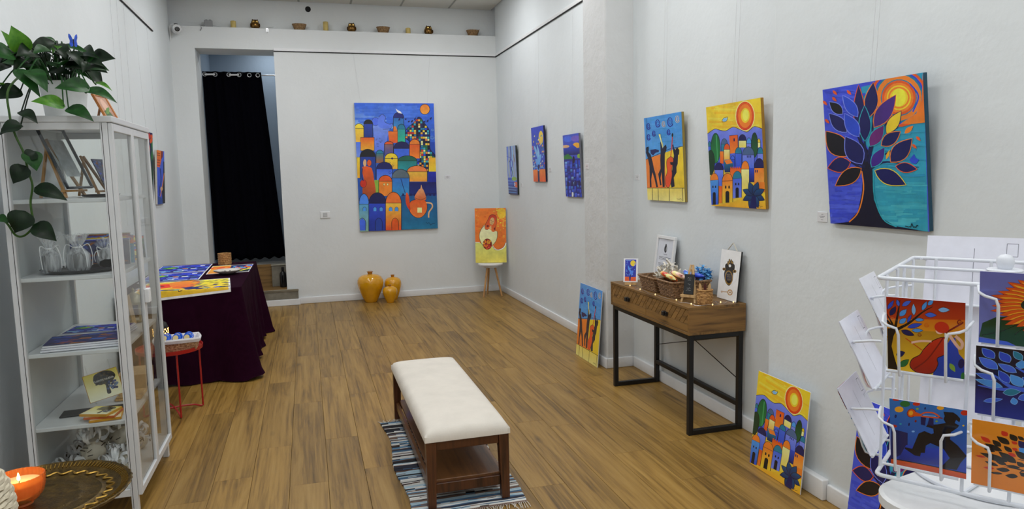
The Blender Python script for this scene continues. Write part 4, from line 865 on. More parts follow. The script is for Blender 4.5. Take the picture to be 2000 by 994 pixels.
for xa, xb in ((-.40, -.28), (-.12, 0)): obj('rod_segment', MB().tube([(xa, -.036, 2.322), (xb, -.036, 2.326)], .011, 10), M_WHITE, cu, True)
cr_ = tag(obj('curtain_rod', MB().tube([(DX0, 9.74, 2.868), (DX1+.5, 9.74, 2.878)], .007, 10), M_STEEL, smooth=True), 'thin metal rod across the doorway carrying the curtain', 'rod')
e = empty('bottle', 'dark glass bottle standing on the doorway step', 'bottle', (-.335, 9.335, .201))
obj('glass', MB().lathe([(.035, 0), (.042, .006), (.042, .15), (.036, .18), (.016, .2), (.015, .225)], n=24), mat('dark glass', (14, 14, 18), .12), e, True); obj('cap', MB().lathe([(.018, .222), (.018, .25), (.015, .253)], n=16), M_BLACKP, e, True)
# ------------------------------------------------------------------ bench on its rug
BX0, BX1, BY0, BY1 = .468, .868, 3.14, 4.47
be = empty('bench', 'long dark wood bench with a cream cushioned seat and low shelf', 'bench', ((BX0+BX1)/2, (BY0+BY1)/2, .012))
hx, hy = (BX1-BX0)/2, (BY1-BY0)/2
def cushion(hx, hy, z0, z1, nx=18, ny=40, crown=.016, p=5):
    vs_, fs_ = [], []
    for side in (0, 1):
        for j in range(ny+1):
            for i in range(nx+1):
                u, v = -1+2*i/nx, -1+2*j/ny; uu, vv = math.copysign(abs(u)**.7, u), math.copysign(abs(v)**.6, v)
                e = max(abs(uu), abs(vv)); r = max(0, 1-abs(uu)**(p*2))**.5*max(0, 1-abs(vv)**(p*4))**.5
                x_, y_ = uu*hx, vv*hy
                if side: z_ = z0+(z1-crown-z0)*.45+((z1-crown-z0)*.55)*r+crown*(1-uu*uu)*(1-vv**4)
                else: z_ = z0
                vs_.append((x_, y_, z_))
    N = (nx+1)*(ny+1)
    for j in range(ny):
        for i in range(nx):
            a = j*(nx+1)+i; fs_.append((a+N, a+1+N, a+nx+2+N, a+nx+1+N)); fs_.append((a, a+nx+1, a+nx+2, a+1))
    ring = [i for i in range(nx+1)]+[(j)*(nx+1)+nx for j in range(1, ny+1)]+[ny*(nx+1)+i for i in range(nx-1, -1, -1)]+[j*(nx+1) for j in range(ny-1, 0, -1)]
    for k in range(len(ring)): a, b = ring[k], ring[(k+1) % len(ring)]; fs_.append((a, b, b+N, a+N))
    return MB().add(vs_, fs_)
obj('seat_cushion', cushion(hx+.004, hy+.004, .318, .395), fabric('cream linen', (222, 216, 206), 520, .07), be, True, angle=50)
for sx in (-1, 1):
    for sy in (-1, 1):
        t, b = Vector((sx*(hx-.026), sy*(hy-.026), .318)), Vector((sx*(hx-.022), sy*(hy-.018), 0))
        vs_ = [p+Vector((a*w_, c*w_, 0)) for p, w_ in ((b, .019), (t, .024)) for a, c in ((-1,-1),(1,-1),(1,1),(-1,1))]
        obj('leg', MB().add(vs_, [(0,3,2,1),(4,5,6,7),(0,1,5,4),(1,2,6,5),(2,3,7,6),(3,0,4,7)]), M_WALNUT, be)
for sy in (-1, 1): obj('apron', MB().cbox(-hx+.05, hx-.05, sy*(hy-.02)-.01, sy*(hy-.02)+.01, .272, .32, .002, 1), M_WALNUT, be)
for sx in (-1, 1): obj('apron', MB().cbox(sx*(hx-.022)-.01, sx*(hx-.022)+.01, -hy+.05, hy-.05, .272, .32, .002, 1), M_WALNUT_Y, be)
obj('shelf_board', MB().cbox(-hx+.035, hx-.035, -hy+.03, hy-.03, .108, .122, .002, 1), M_WALNUT_Y, be)
for sy in (-1, 1): obj('shelf_rail', MB().cbox(-hx+.045, hx-.045, sy*(hy-.022)-.009, sy*(hy-.022)+.009, .062, .11, .002, 1), M_WALNUT, be)
for sx in (-1, 1): obj('shelf_rail', MB().cbox(sx*(hx-.024)-.009, sx*(hx-.024)+.009, -hy+.045, hy-.045, .062, .11, .002, 1), M_WALNUT_Y, be)
# rag rug: one soft rib per weft strip
rug = empty('rag_rug', 'striped rag rug in blue, white, black and brown under the bench', 'rug', (.66, 3.75, 0))
RW, RL0, RL1 = .27, -.665, .65; nr = 150; pal = [(206,206,202),(222,222,218),(24,24,30),(96,140,172),(170,196,210),(86,62,52),(40,44,60),(206,206,202),(120,96,84),(24,24,30),(226,226,224),(64,98,130)]
rg = random.Random(11); V, F_, CC = [], [], []; cur = pal[0]
for k in range(nr):
    if rg.random() < .72: cur = pal[rg.randrange(len(pal))]
    y0 = RL0+(RL1-RL0)*k/nr; y1 = RL0+(RL1-RL0)*(k+1)/nr; off = .014*math.sin(k*.07)+.004*(rg.random()-.5); ns = 12; o = len(V); ph = rg.random()*6
    for i in range(ns+1):
        u = -1+2*i/ns; xx = u*(RW+.004*rg.random())+off; wob = .0025*math.sin(u*7+ph)
        for yy, zz in ((y0+wob, .002), (y0+(y1-y0)*.25+wob, .0075), (y0+(y1-y0)*.75+wob, .0085+.002*rg.random()), (y1+wob, .002)): V.append((xx, yy, zz))
    for i in range(ns):
        a = o+i*4; c = cur if rg.random() > .1 else pal[rg.randrange(len(pal))]
        for q in range(3): F_.append((a+q, a+q+1, a+q+5, a+q+4)); CC.append(c)
me = bpy.data.meshes.new('weave'); me.from_pydata(V, [], F_); at = me.color_attributes.new('Col', 'FLOAT_COLOR', 'CORNER'); buf = []
for p_, c in zip(me.polygons, CC): buf += list((*s2l(c), 1))*p_.loop_total
at.data.foreach_set('color', buf); me.materials.append(M_MATT); o = bpy.data.objects.new('weave', me); COL.objects.link(o); o.parent = rug
for end, sg in ((RL0, -1), (RL1, 1)):
    mb = MB()
    for k in range(64):
        xx = -RW+2*RW*k/63+(.014*math.sin(0 if sg < 0 else nr*.07)); d = rg.random()-.5
        mb.tube(smooth_pts([(xx, end, .006), (xx+d*.02, end+sg*.02, .007), (xx+d*.05+.01*(rg.random()-.5), end+sg*(.035+.03*rg.random()), .003)], 3), .0018, 4)
    tag(obj('fringe', mb, mat('rug cotton fringe', (214, 208, 196), .9), rug), kind='stuff')
# ------------------------------------------------------------------ yellow vases
M_VASE = mat('glazed ochre ceramic', (224, 160, 14), .1, var=.1, coat=.6)
M_VNECK = mat('ochre neck glaze', (168, 108, 18), .2, var=.1, coat=.4)
def vase(label, x, y, r, h):
    e = empty('vase', label, 'vase', (x, y, 0), 0, 'three yellow vases by the back wall')
    pr = [(.44, 0), (.47, .012), (.62, .15), (.82, .34), (.95, .5), (1, .62), (.97, .73), (.85, .82), (.62, .88), (.36, .905), (.2, .915)]
    obj('body', MB().lathe([(a*r, b*h) for a, b in pr], n=48), M_VASE, e, True, angle=60)
    obj('neck', MB().lathe([(a*r, b*h) for a, b in ((.2, .9), (.185, .93), (.19, .965), (.25, .995), (.25, 1.0), (.2, 1.0), (.15, .96), (.13, .92))], n=32, cap=False), M_VNECK, e, True, angle=60)
vase('large round yellow vase beside two smaller ones by the back wall', .715, 8.955, .162, .385)
vase('mid sized yellow vase behind the smallest one by the back wall', 1.003, 9.03, .108, .315)
vase('smallest yellow vase standing in front of the two others', .938, 8.80, .090, .225)
# ------------------------------------------------------------------ corner stool with the portrait
SX, SY = 2.235, 8.80
e = empty('tripod_stool', 'white round stool with three wooden legs in the room corner', 'stool', (SX, SY, 0))
obj('seat', MB().lathe([(.135, .398), (.155, .402), (.16, .41), (.16, .42), (.15, .426), (.0, .424)], n=40, cap=False), M_WHITE, e, True)
obj('seat_mount', MB().lathe([(.09, .37), (.1, .375), (.1, .4)], n=32), M_WHITE, e, True)
for a in (215, 95, 322):
    ca, sa = math.cos(R(a)), math.sin(R(a)); obj('leg', MB().tube([(ca*.06, sa*.06, .385), (ca*.15, sa*.15, 0)], [.014, .011], 12), M_BEECH, e, True)
canvas('painting', 'canvas of a red haired woman in white holding fruit, standing on the stool', 'painting', 'bride', .40, .70, .035, (2.255, 8.83, .427), R(-20), R(-4))
# ------------------------------------------------------------------ console table in the niche
CX0, CX1, CY0, CY1, CZ0, CZ1 = 2.075, 2.452, 3.575, 4.67, .603, .769
co = empty('console_table', 'narrow oak console table with two patterned drawers on black steel legs', 'table', ((CX0+CX1)/2, (CY0+CY1)/2, 0))
ox, oy = (CX0+CX1)/2, (CY0+CY1)/2
def CO(mb): mb.v = [(a-ox, b-oy, c) for a, b, c in mb.v]; return mb
obj('top_panel', CO(MB().cbox(CX0, CX1, CY0, CY1, CZ1-.016, CZ1, .0015, 1)), M_CONSOLE, co)
obj('bottom_panel', CO(MB().cbox(CX0+.002, CX1, CY0, CY1, CZ0, CZ0+.016, .0015, 1)), M_CONSOLE, co)
for a in (CY0, CY1-.016): obj('end_panel', CO(MB().cbox(CX0+.002, CX1, a, a+.016, CZ0+.016, CZ1-.016, .001, 1)), M_CONSOLE_X, co)
obj('back_panel', CO(MB().box(CX1-.008, CX1, CY0+.016, CY1-.016, CZ0+.016, CZ1-.016)), M_CONSOLE, co)
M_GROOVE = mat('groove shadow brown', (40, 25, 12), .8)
ym = (CY0+CY1)/2; z0d, z1d = CZ0+.018, CZ1-.018
for ya, yb in ((CY0+.019, ym-.002), (ym+.002, CY1-.019)):
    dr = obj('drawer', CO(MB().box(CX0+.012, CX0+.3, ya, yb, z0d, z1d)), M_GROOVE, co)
    xf0, xf1 = CX0+.004, CX0+.0125; zs = z0d+(z1d-z0d)*.36
    obj('lower_board', CO(MB().cbox(xf0, xf1, ya, yb, z0d, zs-.0015, .001, 1)), M_CONSOLE, dr)
    n = 12; W_ = yb-ya; sl = .078; wd = (W_+sl)/n
    for k in range(n):      # slanted strips, clipped to the drawer front; local u runs along the front
        u0, u1 = -sl+k*wd+.0025, -sl+(k+1)*wd-.0025
        pg = [(u0, 0), (u1, 0), (u1+sl, 1), (u0+sl, 1)]
        def cl1(P, lim, sg):
            out = []
            for i in range(len(P)):
                a, b = P[i], P[(i+1) % len(P)]; da, db = (a[0]-lim)*sg, (b[0]-lim)*sg
                if da >= 0: out.append(a)
                if da*db < 0: t = da/(da-db); out.append((a[0]+(b[0]-a[0])*t, a[1]+(b[1]-a[1])*t))
            return out
        pg = cl1(cl1(pg, 0, 1), W_, -1)
        if len(pg) < 3: continue
        obj('slat', CO(MB().prism(pg, 0, 1, lambda u, v, d: (xf1-(xf1-xf0)*d, yb-u, zs+(z1d-zs)*v))), M_CONSOLE, dr)
    yk = (ya+yb)/2; obj('knob', CO(MB().cbox(CX0-.02, CX0+.004, yk-.014, yk+.014, .672, .70, .003, 1).cbox(CX0-.012, CX0+.004, yk-.03, yk-.018, .674, .698, .002, 1)), M_BLACK, dr)
T = .03; fx0, fx1 = CX0+.012, CX1-.006
for a in (CY0+.012, CY1-.012-T):
    for xx in (fx0, fx1-T): obj('leg', CO(MB().cbox(xx, xx+T, a, a+T, 0, CZ0, .002, 1)), M_BLACK, co)
    obj('foot_bar', CO(MB().cbox(fx0+T, fx1-T, a, a+T, 0, T, .002, 1)), M_BLACK, co); obj('top_bar', CO(MB().cbox(fx0+T, fx1-T, a, a+T, CZ0-T, CZ0, .002, 1)), M_BLACK, co)
for xx in (fx0, fx1-T): obj('long_bar', CO(MB().cbox(xx, xx+T, CY0+.012+T, CY1-.012-T, CZ0-T, CZ0, .002, 1)), M_BLACK, co)
obj('stretcher', CO(MB().cbox(fx1-T, fx1, CY0+.012+T, CY1-.012-T, .14, .168, .002, 1)), M_BLACK, co)
obj('cross_brace', CO(MB().tube([(fx1-.012, CY0+.04, .30), (fx1-.012, CY1-.04, .565)], .003, 6)), M_BLACK, co); obj('cross_brace', CO(MB().tube([(fx1-.02, CY0+.04, .565), (fx1-.02, CY1-.04, .285)], .003, 6)), M_BLACK, co)
# things on the console
ZT = CZ1
M_DKRAT = wicker('dark rattan', (172, 134, 96), (84, 58, 38)); M_HONEY = wicker('honey rattan', (206, 158, 94), (138, 92, 44))
def rect_basket(label, x0, x1, y0, y1, h):
    cx, cy = (x0+x1)/2, (y0+y1)/2; e = empty('storage_basket', label, 'basket', (cx, cy, ZT), 0, 'wicker baskets on the console')
    a0, b0 = (x1-x0)/2-.03, (y1-y0)/2-.02; mb = MB()
    def ring(t, wv, ph, n=64, ex=0):
        a, b = a0+(.022+ex)*t, b0+(.014+ex)*t; P = []
        for q in range(n):
            an = 2*PI*q/n; c, s = math.cos(an), math.sin(an); k = 1/max(abs(c), abs(s)) if True else 1; k = (k*.86+1*.14)
            ww = 1+wv*math.cos(q*PI/2+ph); P.append((c*k*a*ww, s*k*b*ww, .006+(h-.012)*t))
        return P
    for k in range(11): mb.tube(ring(k/10, .012, (k % 2)*PI), .006, 5, True)
    obj('woven_side', mb, M_DKRAT, e, True); obj('rim', MB().tube(ring(1, 0, 0, 64, .003), .0075, 6, True), M_DKRAT, e, True); obj('base', MB().box(-a0, a0, -b0, b0, .001, .008), M_DKRAT, e)
    return e
rect_basket('wicker basket beside the small dove card on the console', 2.11, 2.39, 4.08, 4.32, .10)
rect_basket('wicker basket behind the small chalkboard, heaped with wrapped packets', 2.11, 2.40, 3.845, 4.065, .105)
def packet(label, loc, rot, a, b, c, cols, cellophane=True):
    A = Art(gain=1.3); A.bg(cols[0]); rg = random.Random(len(label)+int(loc[1]*100))
    for k in range(7): A.line([(rg.random()*30, k*16), (40+rg.random()*20, k*16+10*rg.random()), (100, k*16-8+rg.random()*16)], 9, cols[k % len(cols)])
    e = empty('wrapped_packet', label, 'packet', loc, 0, 'wrapped packets in the wicker basket'); e.rotation_euler = rot
    mb = MB(); n, m = 20, 12; vs_ = []
    for j in range(m+1):
        t = -1+2*j/m; s = max(.12, 1-abs(t)**3.2)**.6
        for i in range(n):
            an = 2*PI*i/n; cc, ss = math.cos(an), math.sin(an); vs_.append((math.copysign(abs(cc)**.6, cc)*a*s, t*b, math.copysign(abs(ss)**.8, ss)*c*s))
    fs_ = [(j*n+i, j*n+(i+1) % n, (j+1)*n+(i+1) % n, (j+1)*n+i) for j in range(m) for i in range(n)]+[tuple(range(n)), tuple(m*n+i for i in range(n))]
    me = bpy.data.meshes.new('cover'); me.from_pydata(vs_, [], fs_); at = me.color_attributes.new('Col', 'FLOAT_COLOR', 'CORNER'); buf = []
    for p_ in me.polygons:
        for li in p_.loop_indices:
            v = me.vertices[me.loops[li].vertex_index].co; q = cols[int((v.x/a*2+v.y/b*1.4+9)*1.7) % len(cols)]; buf += [*C(*A.col(q), 1.2), 1]
    at.data.foreach_set('color', buf); me.polygons.foreach_set('use_smooth', [True]*len(me.polygons)); me.materials.append(M_PRINT); o = bpy.data.objects.new('cover', me); COL.objects.link(o); o.parent = e
packet('orange and red striped wrapped packet in the wicker basket', (2.18, 4.005, ZT+.118), (.25, .5, .35), .034, .075, .017, ['og','cr','rd','og','cr'])
packet('pale pink striped wrapped packet in the wicker basket', (2.235, 3.975, ZT+.124), (.2, .6, .3), .034, .075, .017, ['cr','pk','dr','pk'])
packet('blue and white swirled wrapped packet in the wicker basket', (2.285, 3.935, ZT+.128), (.2, .6, -.2), .036, .085, .018, ['bl','wh','nv','sk'])
packet('plain blue wrapped packet in the wicker basket behind the chalkboard', (2.335, 3.93, ZT+.118), (-.1, .5, .2), .034, .07, .017, ['nv','cb','bl'])
def tuft(name, label, loc, r, h, m, n=70, seed=1, wd=.012):
    rg = random.Random(seed); mb = MB()
    for k in range(n):
        a = rg.random()*6.28; rr = r*rg.random()**.5; x_, y_ = rr*math.cos(a), rr*math.sin(a); hh = h*(1-(rr/r)**2*.7)*(.5+.5*rg.random()); d = Vector((rg.random()-.5, rg.random()-.5, rg.random()*.5)).normalized(); s = Vector((-d.y, d.x, rg.random()-.5)).normalized()*wd/2; L = wd*2.5
        c = Vector((x_, y_, hh)); P = [c-d*L-s, c-d*L+s, c+s+Vector((0, 0, .005)), c-s+Vector((0, 0, .005)), c+d*L-s, c+d*L+s]
        mb.add(P, [(0, 1, 2, 3), (3, 2, 5, 4)])
    core = MB(); core.lathe([(r*.9, 0), (r*.85, h*.25), (r*.5, h*.5), (r*.1, h*.6)], n=16)
    e = empty(name, label, 'packing', loc); obj('core', core, m, e, True); tag(obj('shreds', mb, m, e), kind='stuff')
tuft('paper_shreds', 'heap of white shredded tissue in the far wicker basket', (2.27, 4.17, ZT+.05), .085, .15, mat('white tissue', (226, 220, 206), .8), 110, 3)
tuft('blue_tulle', 'crumpled light blue tulle in the basket behind the chalkboard', (2.375, 3.93, ZT+.10), .05, .075, mat('light blue tulle', (96, 168, 222), .7), 70, 4, .014)
def easel(name, label, loc, rz, h, w_, key, bw, bh, bz, m=None):
    e = empty(name, label, 'easel', loc, rz); lean = .22
    for s in (-1, 1): obj('front_leg', MB().bar((s*w_/2, -.012, 0), (s*.006, h*lean, h), .011*h/.22, .007*h/.22, (0, 1, 0)), M_PINE, e)
    obj('rear_leg', MB().bar((0, h*lean*.9, h*.88), (0, h*.55, 0), .011*h/.22, .007*h/.22, (0, 1, 0)), M_PINE, e)
    obj('ledge_bar', MB().bar((-w_/2-.005, -.012+lean*bz-.008, bz-.006), (w_/2+.005, -.012+lean*bz-.008, bz-.006), .012, .016), M_PINE, e)
    obj('cross_bar', MB().bar((-w_*.25, lean*h*.72-.006, h*.72), (w_*.25, lean*h*.72-.006, h*.72), .006, .01), M_PINE, e)
    b = obj('board', MB().cbox(-bw/2, bw/2, -.005, 0, 0, bh, .001, 1), m or M_BLACKP, e, loc=(0, lean*bz-.02, bz+.004), rot=(-math.atan(lean), 0, 0)); picture(key, bw*.92, bh*.95, b, .0052, M_PRINT, (0, 0, bh*.025), name='writing' if key == 'chalkboard' else 'printed_picture')
    return e
easel('chalkboard_easel', 'tiny wooden easel with a black chalkboard in front of the wicker basket', (2.165, 3.73, ZT), R(-52), .22, .085, 'chalkboard', .062, .12, .045)
easel('card_easel', 'tiny easel holding a blue dove card at the end of the console', (2.13, 4.45, ZT), R(-32), .10, .07, 'dovecard', .10, .165, .02, M_CARD)
e = empty('wicker_cup', 'small round honey wicker cup beside the chalkboard easel', 'basket', (2.215, 3.635, ZT)); mb = MB()
for k in range(10):
    t = k/9; mb.tube([((.038+.005*math.sin(PI*t))*(1+.03*math.cos(q*PI/2+(k % 2)*PI))*math.cos(2*PI*q/40), (.038+.005*math.sin(PI*t))*(1+.03*math.cos(q*PI/2+(k % 2)*PI))*math.sin(2*PI*q/40), .005+.078*t) for q in range(40)], .005, 5, True)
obj('woven_side', mb, M_HONEY, e, True); obj('base', MB().lathe([(.036, .001), (.036, .008)], n=24), M_HONEY, e)
obj('rim', MB().tube([(.043*math.cos(2*PI*q/40), .043*math.sin(2*PI*q/40), .086) for q in range(40)], .005, 6, True), M_HONEY, e, True)
tg = empty('wooden_tag', 'small pointed wooden tags with dark print standing in the wicker cup', 'tag', (2.215, 3.64, ZT+.01), R(-40))
for k, xx in enumerate((-.016, .002, .018)): obj('tag_board', MB().prism([(-.008, 0), (.008, 0), (.008, .1), (0, .118), (-.008, .1)], -.0015, .0015, lambda a, b, c: (a, c, b)), M_PINE if k != 1 else mat('dark red tag', (84, 34, 28), .5), tg, loc=(xx, .004*k, 0), rot=(0, .1*(k-1), 0))
fr = empty('picture_frame', 'white framed certificate with black emblem leaning on the wall behind the baskets', 'frame', (2.41, 4.50, ZT+.001)); fr.rotation_euler = (R(-7), 0, RZ); fw_, fh_ = .265, .325
mb = MB(); mb.cbox(-fw_/2, fw_/2, -.018, 0, 0, .022, .002, 1); mb.cbox(-fw_/2, fw_/2, -.018, 0, fh_-.022, fh_, .002, 1)
for s in (-1, 1): mb.cbox(s*(fw_/2-.011)-.011, s*(fw_/2-.011)+.011, -.018, 0, .022, fh_-.022, .002, 1)
obj('frame_border', mb, M_WHITE, fr); obj('backing', MB().box(-fw_/2+.005, fw_/2-.005, -.008, -.001, .005, fh_-.005), M_DARK, fr)
picture('certificate', fw_-.046, fh_-.046, fr, .009, M_PRINT, (0, 0, .023), name='printed_sheet'); 
fr.location = (2.405, 4.50, ZT+.002)
pl = canvas('hamsa_plaque', 'white plaque with black and gold hand and a key on the console', 'plaque', 'hamsa', .205, .30, .012, (2.412, 3.70, ZT+.002), RZ, R(-6), M_BLACKP, M_PRINT, child='printed_picture')
obj('hanging_ribbon', MB().tube([(-.045, -.008, .299), (.0, -.004, .345), (.055, -.008, .299)], .003, 6), mat('cream ribbon', (206, 200, 184), .8), pl)
sl = empty('fairy_lights', 'string of tiny warm fairy lights lying along the console top', 'lights', (2.12, 4.0, ZT))
pts = [(2.10,4.44),(2.115,4.36),(2.095,4.30),(2.10,4.2),(2.09,4.1),(2.095,4.0),(2.10,3.9),(2.12,3.80),(2.105,3.73),(2.13,3.66),(2.14,3.60),(2.20,3.5785),(2.28,3.60),(2.30,3.66),(2.33,3.61),(2.37,3.64),(2.39,3.6)]
P3 = smooth_pts([(a-2.12, b-4.0, .003+.004*(k % 2)) for k, (a, b) in enumerate(pts)], 5); obj('wire', MB().tube(P3, .0011, 5), M_STEEL, sl)
M_BULB = mat('warm led bulb', (255, 236, 200), .3, emit=(255, 214, 140), es=1.2)
for k in range(2, len(P3), 11): obj('bulb', MB().lathe([(.001, -.005), (.004, -.002), (.004, .003), (.001, .006)], n=8), M_BULB, sl, True, loc=(P3[k][0], P3[k][1], .0055))
# ------------------------------------------------------------------ covered table by the left wall
TX0, TX1, TY0, TY1, TZ = XL+.03, -.525, 5.80, 7.60, .728
ta = empty('folding_table', 'long table hidden under the dark purple cloth', 'table', ((TX0+TX1)/2, (TY0+TY1)/2, 0)); tox, toy = (TX0+TX1)/2, (TY0+TY1)/2
obj('table_top', MB().cbox(TX0-tox+.01, TX1-tox-.01, TY0-toy+.01, TY1-toy-.01, TZ-.03, TZ-.004, .004, 1), M_GREYP, ta)
for sx in (-1, 1):
    for sy in (-1, 1): obj('leg', MB().tube([(sx*.36, sy*.8, 0), (sx*.36, sy*.8, TZ-.03)], .014, 8), M_GREYP, ta)
def skirt():
    per = []; st_ = .02
    def seg(a, b, nrm):
        n = max(2, int(math.hypot(b[0]-a[0], b[1]-a[1])/st_))
        for k in range(n): t = k/n; per.append((a[0]+(b[0]-a[0])*t, a[1]+(b[1]-a[1])*t, nrm[0], nrm[1]))
    r_ = .025
    seg((TX0, TY0), (TX1-r_, TY0), (0, -1))
    for k in range(6): a = -PI/2+PI/2*k/5; per.append((TX1-r_+r_*math.cos(a), TY0+r_+r_*math.sin(a), math.cos(a), math.sin(a)))
    seg((TX1, TY0+r_), (TX1, TY1-r_), (1, 0))
    for k in range(6): a = PI/2*k/5; per.append((TX1-r_+r_*math.cos(a), TY1-r_+r_*math.sin(a), math.cos(a), math.sin(a)))
    seg((TX1-r_, TY1), (TX0, TY1), (0, 1)); per.append((TX0, TY1, 0, 1)); return per
per = skirt(); V, F_ = [], []; nzs = 16; n = len(per); s_ = 0
for i, (x_, y_, nx_, ny_) in enumerate(per):
    if i: s_ += math.hypot(x_-per[i-1][0], y_-per[i-1][1])
    cor = math.exp(-((x_-TX1)**2+(y_-TY0)**2)/.02); cor2 = math.exp(-((x_-TX1)**2+(y_-TY1)**2)/.03)
    for j in range(nzs+1):
        t = j/nzs; amp = .034*t**1.2*(1 if ny_ > -.5 else .55); f = amp*(math.sin(s_*17+.8*math.sin(s_*5))+.35*math.sin(s_*41+t*2)); out = .004+.03*t**.8*(1 if nx_ > .5 else .5)+(.055*cor+.07*cor2)*t**1.3+f
        z_ = TZ+.004-(TZ-.002)*t + (.012*(1+math.sin(s_*9))*t if ny_ > -.9 or x_ < -.7 else .004*t)
        if t > .96: out += .012
        V.append((x_+nx_*max(.003, out), y_+ny_*max(.003, out), max(.004, z_)))
for i in range(n-1):
    for j in range(nzs): a = i*(nzs+1)+j; F_.append((a, a+nzs+1, a+nzs+2, a+1))
o = len(V); V += [(a[0], a[1], TZ+.004) for a in per]; F_.append(tuple(range(o, o+n)))
for i in range(n-1): F_.append((o+i, o+i+1, (i+1)*(nzs+1), i*(nzs+1)))
tc = tag(obj('tablecloth', MB().add(V, F_), fabric('dark purple velvet cloth', (36, 8, 27), 300, .2, .95, 0, .04), smooth=True, angle=70), 'dark purple cloth draped to the floor over the long table', 'tablecloth')
def placemat(label, corners, key, drop=None):
    P = [Vector(c) for c in corners]; cx, cy = sum(p.x for p in P)/4, sum(p.y for p in P)/4
    A = ARTS[key](); me = A.mesh('printed_mat', 1, 1, 0, 4e-6)     # drawn on a unit sheet, then laid over the four corners
    for v in me.vertices:
        u, w_, l = v.co.x+.5, v.co.z, -v.co.y; a = P[0]*(1-u)+P[1]*u; b = P[3]*(1-u)+P[2]*u; p = a*(1-w_)+b*w_; v.co = (p.x-cx, p.y-cy, p.z+l-TZ)
    if drop:    # crease the print where it bends over the table edge
        ye = TY0-.012-cy; bm = bmesh.new(); bm.from_mesh(me); bmesh.ops.bisect_plane(bm, geom=bm.verts[:]+bm.edges[:]+bm.faces[:], plane_co=(0, ye, 0), plane_no=(0, 1, 0))
        z_ = zt-TZ
        for v in bm.verts:
            if v.co.y < ye-1e-5: v.co = (v.co.x, ye-.004-(v.co.z-z_), z_+(v.co.y-ye))
        bm.to_mesh(me); bm.free()
    me.materials.append(M_MATT)
    lo = MB(); lo.prism([(p.x-cx, p.y-cy) for p in P], 0, .0016); zc = [p.z-TZ for p in P]
    lo.v = [(v[0], v[1], v[2]+zc[i % 4]-.0018) for i, v in enumerate(lo.v)]
    if drop:    # the front of the mat hangs over the table edge
        bm = bmesh.new(); e0 = TY0-.012-cy; lo = MB(); A0, B0, C0, D0 = [(p.x-cx, p.y-cy, p.z-TZ-.0016) for p in P]
        la = (A0[0], e0, A0[2]); lb = (B0[0], e0, B0[2]); ha = (A0[0], e0-.003, A0[2]+(A0[1]-e0)); hb = (B0[0], e0-.003, B0[2]+(B0[1]-e0)); bm.free()
        top = [la, lb, C0, D0]; lo.add(top+[(a, b, c+.0014) for a, b, c in top], [(0,1,2,3),(4,5,6,7),(0,1,5,4),(1,2,6,5),(2,3,7,6),(3,0,4,7)])
        fl_ = [ha, hb, lb, la]; lo.add([(a, b+.002, c) for a, b, c in fl_]+fl_, [(0,1,2,3),(4,5,6,7),(0,1,5,4),(1,2,6,5),(2,3,7,6),(3,0,4,7)])
    o = obj('placemat', lo, M_CARD, loc=(cx, cy, TZ)); tag(o, label, 'placemat', 'printed placemats on the purple cloth'); c = bpy.data.objects.new('printed_mat', me); COL.objects.link(c); c.parent = o
zt = TZ+.0075
placemat('yellow placemat with a red sun, laid along the table front edge', [(-1.27, 5.71, zt), (-.595, 5.755, zt), (-.655, 6.36, zt), (-1.28, 6.30, zt)], 'mat_sun', True)
placemat('blue patterned placemat beside the yellow sun one', [(-1.36, 6.34, zt), (-.90, 6.39, zt), (-.915, 6.92, zt), (-1.37, 6.90, zt)], 'mat_blue')
placemat('blue patterned placemat against the wall, next to the wicker cup', [(-1.375, 6.93, zt), (-.915, 6.95, zt), (-.925, 7.53, zt), (-1.38, 7.53, zt)], 'mat_blue')
placemat('orange and blue placemat under the white dish', [(-.885, 6.70, zt), (-.532, 6.74, zt), (-.532, 7.34, zt), (-.90, 7.32, zt)], 'mat_dusk')
e = empty('wicker_pot', 'straw coloured woven cup at the back of the purple table', 'cup', (-.80, 7.42, TZ+.005)); mb = MB()
for k in range(12): mb.tube([((.056+.003*(k % 2))*math.cos(2*PI*q/36), (.056+.003*(k % 2))*math.sin(2*PI*q/36), .005+.0095*k) for q in range(36)], .0055, 5, True)
obj('woven_side', mb, M_HONEY, e, True); obj('base', MB().lathe([(.053, .001), (.053, .008)], n=24), M_HONEY, e)
e = empty('shell_dish', 'white shell shaped dish with dark bits on the orange placemat', 'dish', (-.70, 6.64, TZ+.011))
obj('bowl', MB().lathe([(.03, 0), (.06, .006), (.1, .022), (.115, .034), (.108, .034), (.06, .012), (.0, .008)], n=40, squash=lambda a, r, z: 1+.05*math.cos(9*a)*(r > .05), cap=False), mat('glazed white china', (232, 226, 216), .2), e, True)
for k in range(6): obj('trinket', MB().lathe([(.003, 0), (.012, .004), (.003, .01)], n=8), M_BLACKP, e, loc=(.05*math.cos(k*1.1)*.8, .05*math.sin(k*1.1)*.8, .014))
# ------------------------------------------------------------------ red tray stool
M_RED = mat('red lacquered steel', (170, 26, 22), .35, var=.06)
QX, QY, QZ = -.935, 5.13, .44
e = empty('tray_stool', 'low red steel tray table on wire legs beside the purple cloth', 'side table', (QX, QY, 0))
obj('tray_top', MB().lathe([(.19, QZ-.012), (.205, QZ-.008), (.207, QZ+.016), (.203, QZ+.016), (.2, QZ), (.0, QZ)], n=48, cap=False), M_RED, e, True); obj('tray_bottom', MB().lathe([(.0, QZ-.0125), (.19, QZ-.012)], n=48, cap=False), M_RED, e)
for a in (-68, 22, 112, 202):
    ca, sa = math.cos(R(a)), math.sin(R(a)); obj('leg', MB().tube(smooth_pts([(ca*.185, sa*.185, QZ-.012), (ca*.185, sa*.185, .06), (ca*.18, sa*.18, .008), (ca*.13, sa*.13, .022), (ca*.06, sa*.06, .03), (0, 0, .03)], 5), .006, 8), M_RED, e, True)
BC = (-.875, 5.075, QZ+.0015)
